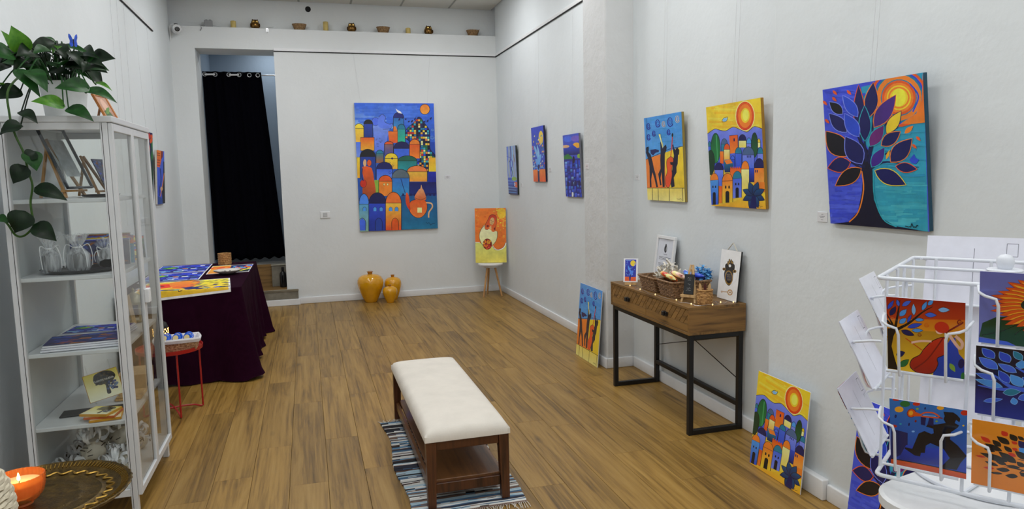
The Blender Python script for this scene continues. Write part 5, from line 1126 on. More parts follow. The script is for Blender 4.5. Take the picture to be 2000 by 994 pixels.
e = empty('bread_basket', 'rectangular wicker basket with white liner on the red tray table', 'basket', BC, R(8)); mb = MB()
M_PALE = wicker('pale chip wicker', (214, 176, 136), (140, 92, 60))
def rring(a, b, z, wv=0, ph=0, n=56):
    P = []
    for q in range(n):
        an = 2*PI*q/n; c, s = math.cos(an), math.sin(an); k = .8/max(abs(c), abs(s))+.2; ww = 1+wv*math.cos(q*PI/2+ph); P.append((c*k*a*ww, s*k*b*ww, z))
    return P
for k in range(9): mb.tube(rring(.118+.002*k, .07+.002*k, .006+.0085*k, .012, (k % 2)*PI), .0062, 5, True)
obj('woven_side', mb, M_PALE, e, True); obj('base', MB().box(-.1, .1, -.055, .055, .0005, .006), M_PALE, e)
ln = MB(); R1 = [rring(.142, .094, .056, .02), rring(.149, .1, .076), rring(.142, .094, .086), rring(.125, .078, .075), rring(.105, .06, .03)]; nn = 56
ln.add([p for r_ in R1 for p in r_], [(j*nn+i, j*nn+(i+1) % nn, (j+1)*nn+(i+1) % nn, (j+1)*nn+i) for j in range(4) for i in range(nn)]+[tuple(4*nn+i for i in range(nn))]); obj('cloth_liner', ln, fabric('white cotton liner', (224, 222, 226), 300, .05), e, True)
M_BLUEGL = mat('shiny blue wrapper', (30, 92, 210), .15, var=.3, scale=60, coat=.4); M_CREAMD = mat('cream disc', (236, 214, 150), .4)
for k, (a, b) in enumerate(((-.068, -.025), (0, -.025), (.068, -.025), (-.068, .03), (0, .03), (.068, .03))):
    s = empty('wrapped_soap', 'blue wrapped soap with a round cream sticker in the lined basket', 'soap', (BC[0]+a, BC[1]+b, BC[2]+.078), group='blue soaps in the basket'); s.rotation_euler = (R(58+6*(k % 3)), 0, R(5*k-26))
    obj('wrapper', MB().lathe([(.012, -.012), (.026, -.01), (.031, 0), (.027, .01), (.012, .012)], n=18), M_BLUEGL, s, True); obj('sticker', MB().lathe([(.019, .0118), (.019, .0135), (.002, .014)], n=18), M_CREAMD, s, True)
e = empty('candle_lantern', 'small black pierced lantern with a lit tealight on the red tray table', 'lantern', (-1.005, 5.255, QZ+.0015)); mb = MB()
M_GLOW = mat('candle glow', (255, 214, 150), .5, emit=(255, 190, 100), es=6)
obj('shell', MB().lathe([(.04, 0), (.046, .01), (.048, .06), (.048, .12), (.04, .15), (.02, .165), (.02, .17)], n=32), M_BLACK, e, True, angle=60)
for r_ in range(4):
    for k in range(12):
        a = 2*PI*(k+.5*(r_ % 2))/12; obj('pierced_hole', MB().lathe([(.0055, 0), (.0055, .0012), (.001, .0014)], n=8), M_GLOW, e, loc=(.0478*math.cos(a), .0478*math.sin(a), .07+.014*r_), rot=(0, PI/2, a))
LEAVES=[(-1.148,3.626,2.125,-1.167,3.583,2.218,0.078,2),(-1.189,3.671,2.126,-1.216,3.626,2.208,0.042,2),(-1.178,3.579,2.106,-1.229,3.527,2.097,0.089,1),(-1.076,3.817,2.196,-1.164,3.753,2.151,0.069,0),(-1.063,3.774,2.194,-1.088,3.728,2.211,0.019,1),(-1.018,3.71,2.168,-0.899,3.662,2.131,0.031,1),(-0.96,3.608,2.127,-0.912,3.565,2.063,0.054,0),(-0.932,3.62,2.109,-0.848,3.552,2.103,0.027,0),(-1.249,3.792,2.124,-1.149,3.728,2.095,0.056,1),(-1.137,3.784,2.141,-1.094,3.738,2.087,0.063,0),(-1.024,3.647,2.162,-0.971,3.588,2.098,0.054,0),(-1.261,3.765,2.088,-1.282,3.699,2.052,0.05,0),(-1.188,3.806,2.075,-1.103,3.764,2.049,0.05,1),(-1.093,3.5,2.027,-1.019,3.44,1.95,0.066,1),(-1.14,3.5,2.027,-1.052,3.455,1.93,0.055,1),(-1.074,3.693,2.055,-0.974,3.65,2.041,0.04,0),(-1.11,3.822,2.038,-1.008,3.756,2.012,0.047,0),(-0.976,3.713,2.06,-0.918,3.664,2.031,0.025,1),(-0.878,3.5,1.962,-0.978,3.443,1.958,0.066,1),(-0.893,3.5,1.946,-0.767,3.435,1.908,0.055,1),(-0.901,3.702,2.004,-0.826,3.65,1.978,0.028,2),(-0.979,3.5,1.883,-1.07,3.447,1.902,0.061,2),(-0.96,3.5,1.871,-0.864,3.451,1.827,0.061,1),(-1.138,3.5,1.858,-1.073,3.459,1.817,0.049,0),(-1.145,3.5,1.801,-1.2,3.441,1.768,0.055,0),(-1.249,3.639,1.984,-1.259,3.582,1.987,0.036,2),(-1.197,3.692,1.965,-1.268,3.642,1.933,0.079,0),(-1.167,3.839,2.165,-1.096,3.793,2.159,0.07,0),(-1.002,3.676,2.08,-0.929,3.63,2.064,0.067,0),(-1.126,3.737,2.097,-1.161,3.689,2.053,0.062,0),(-1.252,3.66,2.082,-1.201,3.597,2.109,0.054,0),(-1.042,3.65,2.121,-1,3.593,2.148,0.036,2),(-1.224,3.813,2.122,-1.263,3.77,2.089,0.057,0),(-0.891,3.577,2.078,-0.9,3.53,2.035,0.03,0),(-1.122,3.44,1.625,-1.165,3.42,1.564,0.07,0),(-1.09,3.44,1.536,-0.983,3.42,1.492,0.062,0),(-1.142,3.44,1.437,-1.175,3.42,1.359,0.087,0),(-1.109,3.44,1.379,-1.034,3.42,1.32,0.07,0),(-1.239,3.44,1.42,-1.197,3.42,1.4,0.033,1),(-1.108,3.44,1.685,-1.076,3.42,1.617,0.07,1),(-1.126,3.44,1.797,-1.192,3.42,1.772,0.058,0),(-1.083,3.44,1.685,-1.114,3.42,1.653,0.049,0)]
# ------------------------------------------------------------------ glass cabinet by the left wall
KX0, KX1, KY0, KY1, KZ0, KZ1 = -1.25, -.825, 3.53, 4.30, .10, 1.845
ca_ = empty('display_cabinet', 'tall white metal cabinet with glass doors and glass sides', 'cabinet', ((KX0+KX1)/2, (KY0+KY1)/2, 0)); kx, ky = (KX0+KX1)/2, (KY0+KY1)/2
def KO(mb): mb.v = [(a-kx, b-ky, c) for a, b, c in mb.v]; return mb
P_ = .03
for xx in (KX0, KX1-P_):
    for yy in (KY0, KY1-P_): obj('post', KO(MB().cbox(xx, xx+P_, yy, yy+P_, 0, KZ1-.028, .003, 2)), M_MELA, ca_)
obj('top_panel', KO(MB().cbox(KX0-.006, KX1+.022, KY0-.006, KY1+.006, KZ1-.028, KZ1, .004, 2)), M_MELA, ca_)
obj('bottom_panel', KO(MB().cbox(KX0+.004, KX1-.004, KY0+.004, KY1-.004, KZ0, KZ0+.03, .002, 1)), M_MELA, ca_)
obj('back_panel', KO(MB().box(KX0+.006, KX0+.012, KY0+P_, KY1-P_, KZ0+.03, KZ1-.028)), M_GREYP, ca_)
for yy in (KY0, KY1-.022):
    for z0_, z1_ in ((KZ0, KZ0+.035), (KZ1-.06, KZ1-.028)): obj('side_rail', KO(MB().cbox(KX0+P_, KX1-P_, yy, yy+.022, z0_, z1_, .002, 1)), M_MELA, ca_)
    obj('side_glass', KO(MB().box(KX0+P_-.004, KX1-P_+.004, yy+.009, yy+.013, KZ0+.03, KZ1-.058)), M_GLASS, ca_)
for xx in (KX0+P_-.009, KX1-P_+.007): obj('gasket', KO(MB().box(xx, xx+.0022, KY0-.0006, KY0+.002, .04, KZ1-.03)), M_DARK, ca_)
SH = (1.468, 1.124, .782, .442)
for z in SH: obj('shelf', KO(MB().cbox(KX0+.014, KX1-.012, KY0+.026, KY1-.026, z, z+.018, .002, 1)), M_MELA, ca_)
SH = tuple(z+.0195 for z in SH)
hm = (KY0+KY1)/2
for n, (ya, yb) in enumerate(((KY0+.002, hm-.002), (hm+.002, KY1-.002))):
    d = empty('door', None, None, (0, 0, 0)); d.parent = ca_
    z0_, z1_ = KZ0+.002, KZ1-.031; fx = (KX1+.001, KX1+.019); s_ = .024
    for a, b, c, e_ in ((ya, ya+s_, z0_, z1_), (yb-s_, yb, z0_, z1_), (ya+s_, yb-s_, z0_, z0_+.034), (ya+s_, yb-s_, z1_-.034, z1_)):
        obj('door_frame', KO(MB().cbox(fx[0], fx[1], a, b, c, e_, .002, 1)), M_MELA, d)
    obj('pane', KO(MB().box(fx[0]+.006, fx[0]+.010, ya+s_-.003, yb-s_+.003, z0_+.03, z1_-.03)), M_GLASS, d)
    yh = yb-.012 if n == 0 else ya+.012
    obj('handle', KO(MB().cbox(fx[1], fx[1]+.022, yh-.012, yh+.012, .95, 1.02, .004, 2)), M_WHITE, d)
    obj('seal', KO(MB().box(fx[0]-.001, fx[0]+.003, yb-s_-.004, yb-s_, z0_+.034, z1_-.034)), M_DARK, d)
def text_part(txt, size, parent, loc, rot, m, name='lettering'):
    cu_ = bpy.data.curves.new(name, 'FONT'); cu_.body = txt; cu_.size = size; cu_.align_x = 'CENTER'; cu_.extrude = .0002
    t = bpy.data.objects.new(name, cu_); COL.objects.link(t); bpy.context.view_layer.update(); me = bpy.data.meshes.new_from_object(t); bpy.data.objects.remove(t)
    me.materials.append(m); o = bpy.data.objects.new(name, me); COL.objects.link(o); o.parent = parent; o.location = loc; o.rotation_euler = rot; return o
# shelf 1: two easels facing the doors, a glass frame, a black tray
def side_easel(label, x, y, h, rz, glass):
    e = empty('display_easel', label, 'easel', (x, y, SH[0]), rz)
    for s in (-1, 1): obj('front_leg', MB().bar((s*h*.28, -.01, .003), (s*.012, h*.42, h), .014, .009, (0, 1, 0)), M_BEECH, e)
    obj('rear_leg', MB().bar((0, h*.38, h*.9), (0, h*.56, .003), .012, .009, (0, 1, 0)), M_BEECH, e); obj('ledge_bar', MB().bar((-h*.32, -.004, h*.12), (h*.32, -.004, h*.12), .02, .01), M_BEECH, e)
side_easel('wooden table easel behind the glass photo frame on the top cabinet shelf', -1.03, 3.72, .27, R(75), True)
gf = empty('picture_frame', 'large glass photo frame leaning back on the easel in the cabinet', 'frame', (-1.004, 3.7135, SH[0]+.0395)); gf.rotation_euler = (R(-23.2), 0, R(75))
mb = MB()
for a, b, c, d in ((-.1, .1, 0, .008), (-.1, .1, .292, .3), (-.1, -.092, 0, .3), (.092, .1, 0, .3)): mb.cbox(a, b, -.014, -.002, c, d, .001, 1)
obj('frame_border', mb, mat('dark pewter', (74, 78, 84), .35, .6), gf); obj('pane', MB().box(-.093, .093, -.011, -.008, .007, .293), M_GLASS, gf); obj('photo', MB().box(-.055, .055, -.0075, -.0065, .06, .24), mat('grey photo print', (176, 180, 186), .5, var=.4, scale=20), gf)
side_easel('smaller wooden table easel near the cabinet doors on the top shelf', -.985, 4.02, .20, R(80), False)
tg = canvas('small_picture', 'small blue picture card leaning on the smaller easel in the cabinet', 'picture', 'cushion_print', .12, .16, .004, (-.945, 4.02, SH[0]+.035), R(80), R(-22), M_BLACKP, M_PRINT, child='printed_picture')
tag(obj('black_tray', MB().lathe([(.06, 0), (.075, .003), (.085, .012), (.081, .012), (.07, .005), (0, .004)], n=32, cap=False), M_BLACKP, smooth=True, loc=(-.94, 3.80, SH[0]+.0005)), 'small black saucer between the two easels in the cabinet', 'tray')
# shelf 2: black oval tray, organza bags, picture cards
tr = tag(obj('serving_tray', MB().lathe([(.12, 0), (.15, .003), (.172, .016), (.168, .016), (.145, .006), (0, .005)], n=40, cap=False), M_BLACKP, smooth=True, loc=(-1.03, 3.745, SH[1]+.0005)), 'black oval tray under the organza bags in the cabinet', 'tray'); tr.scale = (1, .85, 1)
def organza_mat():
    t = NT('white organza'); t.b.inputs['Base Color'].default_value = (.82, .85, .9, 1); t.b.inputs['Roughness'].default_value = .5
    n_ = t.noise(t.coords((60, 60, 8)), 1.2, 4); t.link(t.ramp(n_, [(.35, (.16,)*3), (.7, (.62,)*3)]), t.b.inputs['Alpha']); return t.m
M_ORG = organza_mat(); M_RIB = mat('white satin ribbon', (232, 234, 238), .35, var=.05)
def organza(label, x, y, z, h, r, sd_, tilt=(0, 0)):
    e = empty('organza_bag', label, 'gift bag', (x, y, z), sd_, 'organza gift bags in the cabinet'); e.rotation_euler = (tilt[0], tilt[1], sd_); rg = random.Random(int(sd_*10))
    obj('filling', MB().lathe([(r*.7, .001), (r*.85, h*.1), (r*.8, h*.42), (r*.45, h*.55)], n=20), M_BLACKP, e, True)
    obj('pouch', MB().lathe([(r*.8, .0005), (r, h*.12), (r*.95, h*.45), (r*.4, h*.62), (r*.3, h*.66), (r*.75, h*.9), (r*.95, h)], n=40, cap=False, squash=lambda a, rr, zz: 1+(.05+.16*(zz > h*.55))*math.sin(9*a+sd_*7)), M_ORG, e, True, angle=90)
    obj('ribbon', MB().tube([(r*.34*math.cos(2*PI*k/16), r*.34*math.sin(2*PI*k/16), h*.64) for k in range(16)], .004, 5, True), M_RIB, e, True)
    for q in range(4):
        a = q*1.6+rg.random(); obj('ribbon_loop', MB().tube(smooth_pts([(r*.34*math.cos(a), r*.34*math.sin(a), h*.64), (r*.9*math.cos(a), r*.9*math.sin(a), h*.72), (r*1.15*math.cos(a+.3), r*1.15*math.sin(a+.3), h*.45), (r*1.12*math.cos(a+.4), r*1.12*math.sin(a+.4), h*.12)], 5), .0022, 5), M_RIB, e, True)
organza('white organza bag with black filling standing at the tray edge nearest the wall', -1.135, 3.67, SH[1]+.007, .17, .042, .3)
organza('widest white organza bag in the middle of the black tray', -1.03, 3.70, SH[1]+.007, .17, .05, 1.1)
organza('white organza bag lying tilted near the cabinet door', -.92, 3.73, SH[1]+.03, .13, .042, 2.2, (.25, .75))
for k in range(6): canvas('greeting_card', '%s in the upright row of cards behind the black tray' % ['foremost dark blue card', 'blue patterned card', 'yellow village card', 'blue tree card', 'red cello card', 'rearmost orange and blue card'][k], 'card', ['cushion_print', 'mat_blue', 'sunrise', 'tree', 'cello', 'mat_dusk'][k], .26-.02*(k % 3), .125+.006*k, .003, (-1.0+.01*(k % 2), 3.945+.018*k, SH[1]+.001), R(4), R(-7), M_CARD, M_PRINT, 'picture cards on the second shelf', child='printed_picture')
canvas('greeting_card', 'yellow picture card standing by the glass door behind the card row', 'card', 'sunrise', .11, .13, .003, (-.90, 4.13, SH[1]+.001), R(25), R(-10), M_CARD, M_PRINT, child='printed_picture')
canvas('greeting_card', 'orange flower card standing at the far end of the second shelf', 'card', 'tulips', .09, .12, .003, (-.90, 4.235, SH[1]+.001), R(25), R(-6), M_CARD, M_PRINT, child='printed_picture')
# shelf 3: folded printed cloths, a brass lantern, a wooden board
def folded(label, x, y, z, w_, d_, h_, rz, key):
    mb = MB()
    for k in range(3): mb.cbox(-w_/2+.004*k, w_/2-.003*k, -d_/2+.003*k, d_/2-.002*k, k*h_/3, (k+1)*h_/3-.0015, .004, 2)
    o = obj('folded_cloth', mb, M_CARD, loc=(x, y, z), rot=(0, 0, rz), smooth=True); tag(o, label, 'cloth', 'folded printed cloths in the cabinet'); c = picture(key, w_*.94, d_*.94, o, 0, M_MATT, (0, -d_*.47, h_+.001), (-PI/2, 0, 0), 'printed_cover'); return o
folded('dark blue and red printed cloth folded in plastic nearest the side glass', -1.03, 3.69, SH[2]+.001, .32, .22, .03, R(6), 'cushion_print')
folded('light blue printed cloth folded behind the dark red one', -1.03, 3.93, SH[2]+.001, .30, .2, .028, R(-4), 'mat_blue')
e = empty('brass_lantern', 'pale ornate metal lantern with a domed lid at the far end of the shelf', 'lantern', (-.93, 4.222, SH[2]))
M_PBR = mat('pale antique brass', (176, 168, 138), .4, .5, var=.2, scale=40); B4 = MB()
for sx in (-1, 1):
    for sy in (-1, 1): B4.cbox(sx*.035-.005, sx*.035+.005, sy*.035-.005, sy*.035+.005, .01, .095, .001, 1)
obj('corner_bars', B4, M_PBR, e); obj('base', MB().cbox(-.046, .046, -.046, .046, 0, .012, .003, 1), M_PBR, e); obj('roof_plate', MB().cbox(-.048, .048, -.048, .048, .095, .105, .003, 1), M_PBR, e)
obj('dome', MB().lathe([(.045, .105), (.043, .125), (.03, .145), (.012, .155), (.006, .165), (.009, .172), (.002, .185)], n=24), M_PBR, e, True); obj('pane', MB().box(-.034, .034, -.034, .034, .013, .094), M_GLASS, e)
tag(obj('wooden_board', MB().cbox(-.003, .003, -.06, .06, 0, .16, .002, 1), M_PINE, loc=(-.905, 4.10, SH[2]+.001), rot=(0, R(-9), R(6))), 'thin pale wooden board standing beside the brass lantern', 'board')
# shelf 4: music discs, slate, box
M_YEL = mat('yellow disc spine', (206, 150, 40), .4)
e = empty('music_disc', 'yellow music album titled in white capitals on a clear stand', 'album', (-.985, 3.80, SH[3]+.034)); e.rotation_euler = (R(-14), R(-10), R(20))
obj('case', MB().cbox(-.075, .075, -.011, 0, .01, .145, .001, 1), M_YEL, e); picture('cd_cover', .146, .131, e, .0112, M_PRINT, (0, 0, .012), name='cover_print')
text_part('FUENTE NUEVA', .0125, e, (.008, -.0135, .098), (PI/2, 0, 0), mat('white print', (240, 240, 236), .5))
for s in (-1, 1): obj('clear_stand', MB().bar((s*.05, -.02, 0), (s*.05, .06, .0), .004, .006).bar((s*.05, .06, 0), (s*.05, .012, .19), .004, .006), M_GLASS, e)
for k in range(3):
    o = obj('music_disc', MB().cbox(-.066, .066, -.06, .06, 0, .011, .001, 1), [M_YEL, mat('orange disc spine', (190, 92, 30), .4), M_YEL][k], loc=(-.975+.012*(2-k), 3.625+.004*k, SH[3]+.0005+.0115*k), rot=(0, 0, R(8-14*k)))
    tag(o, ['lowest yellow music album of the small stack on the fourth shelf', 'middle orange edged music album of the small stack', 'topmost yellow music album of the small stack, cover up'][k], 'album', 'stack of music albums')
    picture('cd_cover', .125, .112, o, 0, M_PRINT, (0, -.056, .0112), (-PI/2, 0, 0), 'cover_print')
tag(obj('slate_tray', MB().cbox(-.14, .14, -.05, .05, 0, .006, .002, 1), mat('dark slate', (56, 56, 58), .6), loc=(-1.03, 3.745, SH[3]+.0005), rot=(0, 0, R(5))), 'flat dark slate under the album stand', 'tray')
tag(obj('wooden_box', MB().cbox(-.07, .07, -.1, .1, 0, .09, .003, 1), M_PINE, loc=(-.93, 4.13, SH[3]+.0005)), 'plain pale wooden box at the far end of the fourth shelf', 'box')
tag(obj('paper_stack', MB().cbox(-.06, .06, -.07, .07, 0, .012, .002, 1).cbox(-.055, .06, -.065, .07, .0125, .02, .002, 1), M_PINE, loc=(-.915, 3.945, SH[3]+.0005)), 'flat stack of brown cards in front of the wooden box', 'cards')
# bottom: pale favour bags with ribbons
M_FAV = mat('pale paper bag', (196, 190, 176), .7, var=.1); rg = random.Random(31)
spots = [(x_, y_, 0) for y_ in (3.645, 3.80, 3.955, 4.11) for x_ in (-1.13, -.945)]+[(-1.04, 3.70, .118), (-.96, 3.87, .122), (-1.06, 3.90, .118), (-1.03, 4.06, .118)]
for k, (x_, y_, z_) in enumerate(spots):
    e = empty('favour_bag', 'pale favour bag with curled white ribbons and black marks at the cabinet bottom', 'gift bag', (x_, y_, KZ0+.0305+z_), rg.random()*6, 'favour bags heaped at the cabinet bottom')
    obj('pouch', MB().lathe([(.03, 0), (.046, .01), (.05, .04), (.036, .062), (.02, .074), (.03, .088)], n=30, squash=lambda a, r, z: 1+.13*math.sin(5*a+z*90)+.07*math.sin(11*a-z*70)), M_FAV, e, True, angle=80)
    for q in range(9):
        a = q*.7+rg.random(); rr = .034+.016*rg.random(); c0 = Vector((.025*math.cos(a), .025*math.sin(a), .085+.03*rg.random())); d = Vector((math.cos(a), math.sin(a), .35)); u_ = Vector((-math.sin(a), math.cos(a), .2+rg.random())).normalized(); P = []
        mb = MB(); vs_ = []
        for t in range(13): an = t/12*2*PI*.85; c = c0+d*(rr*.55*(1-math.cos(an)))+Vector((0, 0, 1))*rr*.6*math.sin(an); vs_ += [c-u_*.008, c+u_*.008]
        mb.add(vs_, [(2*t, 2*t+1, 2*t+3, 2*t+2) for t in range(12)]); obj('ribbon_loop', mb, M_RIB, e, True)
    mb = MB()
    for q in range(11):
        a = rg.random()*6.28; p0 = Vector((.064*math.cos(a), .064*math.sin(a), .02+.1*rg.random())); dd = Vector((-math.sin(a)*rg.random(), math.cos(a)*rg.random(), rg.random()-.5)).normalized()*.011; mb.bar(p0-dd, p0+dd, .005, .003)
    tag(obj('black_marks', mb, M_BLACKP, e), kind='stuff')
# ------------------------------------------------------------------ on top of the cabinet: plant, butterfly, photo frame
PX, PY, PZ = -1.055, 3.80, KZ1
pt = empty('potted_pothos', 'trailing green pothos in a white pot on top of the cabinet', 'plant', (PX, PY, PZ))
obj('pot', MB().lathe([(.072, 0), (.08, .004), (.098, .165), (.102, .17), (.096, .172), (.09, .15), (.0, .15)], n=40, cap=False), mat('matt white pot', (206, 208, 206), .5), pt, True)
obj('soil', MB().lathe([(.0, .15), (.09, .15)], n=24, cap=False), mat('potting soil', (44, 32, 22), .95, bump=.5, scale=80), pt)
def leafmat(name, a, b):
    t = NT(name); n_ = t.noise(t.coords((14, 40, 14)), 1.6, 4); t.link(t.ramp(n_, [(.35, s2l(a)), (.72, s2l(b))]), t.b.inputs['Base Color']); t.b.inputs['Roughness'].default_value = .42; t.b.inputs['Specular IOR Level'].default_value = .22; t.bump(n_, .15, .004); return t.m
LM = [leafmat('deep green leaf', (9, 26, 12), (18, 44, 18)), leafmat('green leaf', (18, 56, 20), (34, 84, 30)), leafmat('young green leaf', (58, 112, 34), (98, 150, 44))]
rg = random.Random(5)
for q in range(26):      # inner leaves that make the crown dense
    a_ = rg.random()*6.28; rr_ = .13*rg.random()**.6; b_ = Vector((PX-.01+rr_*1.25*math.cos(a_), PY-.06+rr_*math.sin(a_), 2.06+.09*rg.random())); d_ = Vector((math.cos(a_)+.3*(rg.random()-.5), math.sin(a_)-.3, .25-.7*rg.random())).normalized()*(.07+.04*rg.random())
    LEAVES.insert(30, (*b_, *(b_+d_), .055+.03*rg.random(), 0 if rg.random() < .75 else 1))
for k, (a, b, c, d, e_, f, w_, sh) in enumerate(LEAVES):
    p0, p1 = Vector((a, b, c)), Vector((d, e_, f)); ax = p1-p0; L = ax.length*1.08; ax.normalize(); nrm = (Vector((.25, -.75, .6))+Vector((rg.random()-.5, rg.random()-.5, rg.random()-.5))*.5); sd = ax.cross(nrm).normalized(); nrm = sd.cross(ax).normalized(); w_ *= 1.15
    V = []; nu = 12
    for i in range(nu+1):
        u = i/nu; hw = w_/2*(math.sin(PI*min(1, u*1.02)**.62)**.9 if 0 < u < 1 else 0); zc = .1*L*math.sin(PI*u)-.12*L*u*u
        for v in (-1, -.5, 0, .5, 1): V.append(Vector((u*L-(.07*L*abs(v) if u < .25 else 0)*(1-u*4 if u < .25 else 0), v*hw, zc+abs(v)*hw*.28)))
    W = [p0-Vector((PX, PY, PZ))+ax*q.x+sd*q.y+nrm*q.z for q in V]
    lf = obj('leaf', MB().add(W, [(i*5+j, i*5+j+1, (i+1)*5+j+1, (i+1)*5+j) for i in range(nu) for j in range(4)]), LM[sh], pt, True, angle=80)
    if k < 60:
        q0 = Vector((PX+(p0.x-PX)*.35, PY+(p0.y-PY)*.35, PZ+.155)); q1 = (q0+p0)/2+Vector((0, 0, .06+.04*rg.random())); obj('stem', MB().tube(smooth_pts([tuple(v-Vector((PX, PY, PZ))) for v in (q0, q1, p0, p0+ax*L*.06)], 5), .003, 5), LM[1 if sh else 0], pt, True)
vine = [(-1.07,3.72,2.01),(-1.12,3.6,2.04),(-1.165,3.47,1.95),(-1.165,3.45,1.843),(-1.154,3.45,1.767),(-1.127,3.45,1.682),(-1.118,3.45,1.611),(-1.107,3.45,1.547),(-1.12,3.45,1.476),(-1.117,3.45,1.396),(-1.123,3.45,1.368),(-1.157,3.45,1.337),(-1.187,3.45,1.342),(-1.214,3.45,1.393),(-1.24,3.45,1.415)]
obj('trailing_vine', MB().tube(smooth_pts([(a-PX, b-PY, c-PZ) for a, b, c in vine], 6), .0045, 7), leafmat('vine green', (34, 66, 24), (70, 104, 40)), pt, True)
e = empty('butterfly', 'small blue decorative butterfly on the pothos leaves', 'butterfly', (-.945, 3.60, 2.163), R(20))
M_BFLY = mat('blue butterfly wing', (40, 84, 206), .4, var=.4, scale=90)
for s in (-1, 1): obj('wing', MB().prism(smooth_pts([(0, 0), (.012, .03), (.03, .042), (.034, .028), (.026, .012), (.03, -.002), (.02, -.014), (.006, -.01)], 4, True), -.0006, .0006, lambda x_, y_, z_: (x_*.5*s, z_+x_*.35, y_)), M_BFLY, e)
obj('body', MB().tube([(0, 0, -.014), (0, 0, .018)], [.002, .0025], 6), M_BLACKP, e, True)
e = empty('photo_stand', 'small photo in an orange wood frame leaning on top of the cabinet', 'frame', (-.915, 4.05, KZ1+.001)); e.rotation_euler = (R(-26), 0, R(78)); mb = MB()
M_OWOOD = wood('orange stained frame', (206, 130, 60), (150, 80, 30), 2, .4, 3)
for a, b, c, d in ((-.065, .065, 0, .012), (-.065, .065, .148, .16), (-.065, -.053, .012, .148), (.053, .065, .012, .148)): mb.cbox(a, b, -.012, 0, c, d, .001, 1)
obj('frame_border', mb, M_OWOOD, e); picture('wood_photo', .108, .138, e, .008, M_PRINT, (0, 0, .011), name='photo'); obj('backing', MB().box(-.06, .06, -.007, -.001, .005, .155), M_DARK, e); obj('prop', MB().bar((0, .002, .12), (0, .075, .035), .02, .003), M_OWOOD, e)
# ------------------------------------------------------------------ brass tray table with candle, pouf
def brass():
    t = NT('engraved old brass'); v = t.coords((1, 1, 1)); n_ = t.noise(v, 30, 6, .7); n2 = t.noise(v, 130, 3)
    t.link(t.ramp(n_, [(.3, C(48,36,14)), (.55, C(96,76,34)), (.75, C(140,112,54))]), t.b.inputs['Base Color']); t.b.inputs['Metallic'].default_value = .75; t.b.inputs['Roughness'].default_value = .42; t.bump(n2, .5, .004); return t.m
M_BRASS = brass(); BZ = .50; BXc, BYc = -.915, 2.635
e = empty('brass_tray_table', 'low table with a round engraved brass tray in front of the cabinet', 'side table', (BXc, BYc, 0))
prof = [(.0, 0), (.11, 0), (.118, .003), (.126, 0), (.176, .0), (.184, .004), (.19, .0), (.232, .006), (.24, .01), (.262, .016), (.276, .024), (.28, .022), (.268, .008), (.2, -.006), (0, -.006)]
ty_ = obj('tray', MB().lathe(prof, cz=BZ, n=90, cap=False, squash=lambda a, r, z: 1+(.006*math.cos(45*a) if r > .265 else 0)), M_BRASS, e, True, angle=50)
M_GILT = mat('rubbed brass relief', (166, 132, 60), .35, .8, var=.2, scale=50)
obj('wave_band', MB().tube([((.211+.011*math.cos(27*2*PI*k/540))*math.cos(2*PI*k/540), (.211+.011*math.cos(27*2*PI*k/540))*math.sin(2*PI*k/540), BZ+.0045) for k in range(540)], .0035, 4, True), M_GILT, ty_)
mb = MB()
for k in range(120): a = 2*PI*k/120; mb.bar((.244*math.cos(a), .244*math.sin(a), BZ+.0135), (.266*math.cos(a), .266*math.sin(a), BZ+.0215), .003, .003)
obj('rim_flutes', mb, M_GILT, ty_)
for a in range(45, 405, 90): ca, sa = math.cos(R(a)), math.sin(R(a)); obj('leg', MB().tube([(ca*.17, sa*.17, BZ-.006), (-ca*.0+ca*.2, sa*.2, 0)], [.014, .016], 10), M_WALNUT, e, True)
for z in (.2,): obj('stretcher', MB().bar((-.13, -.13, z), (.13, .13, z), .016, .022).bar((-.13, .13, z+.022), (.13, -.13, z+.022), .016, .022), M_WALNUT, e)
QC = (-.955, 2.60, BZ+.0035)
e = empty('candle_glass', 'lit candle in a ribbed orange glass bowl on the brass tray', 'candle', QC)
def amber():
    t = NT('amber ribbed glass'); tr_ = t.add('ShaderNodeBsdfTransparent'); tr_.inputs[0].default_value = (*C(253, 206, 150), 1); n_ = t.noise(t.coords(), 9, 2); t.link(t.ramp(n_, [(.3, C(236,136,66)), (.7, C(250,166,92))]), t.b.inputs['Base Color']); t.b.inputs['Roughness'].default_value = .1; t.b.inputs['Coat Weight'].default_value = .5
    mx = t.add('ShaderNodeMixShader'); mx.inputs[0].default_value = .42; t.link(tr_.outputs[0], mx.inputs[1]); t.link(t.b.outputs[0], mx.inputs[2]); t.link(mx.outputs[0], t.n['Material Output'].inputs[0]); return t.m
obj('glass_bowl', MB().lathe([(.03, 0), (.036, .004), (.034, .01), (.05, .018), (.066, .04), (.072, .065), (.074, .1), (.0705, .1), (.068, .066), (.06, .04), (.0, .02)], n=96, cap=False, squash=lambda a, r, z: 1+(.018*math.cos(32*a) if r > .05 else 0)), amber(), e, True, angle=70)
obj('wax', MB().lathe([(.03, .024), (.058, .042), (.066, .066), (.066, .076), (.0, .073)], n=40, cap=False), mat('warm glowing wax', (250, 196, 140), .5, emit=(255, 170, 100), es=.35), e, True)
obj('wick', MB().tube([(0, 0, .07), (.001, 0, .084)], .0012, 5), M_DARK, e)
obj('flame', MB().lathe([(.001, .082), (.005, .088), (.0045, .096), (.001, .11)], n=12), mat('candle flame', (255, 230, 170), .5, emit=(255, 200, 110), es=14), e, True)
lp = bpy.data.lights.new('candle_flame', 'POINT'); lp.energy = .16; lp.color = (1, .55, .2); lp.shadow_soft_size = .008; lo = bpy.data.objects.new('candle_flame_light', lp); COL.objects.link(lo); lo.parent = e; lo.location = (0, 0, .097)
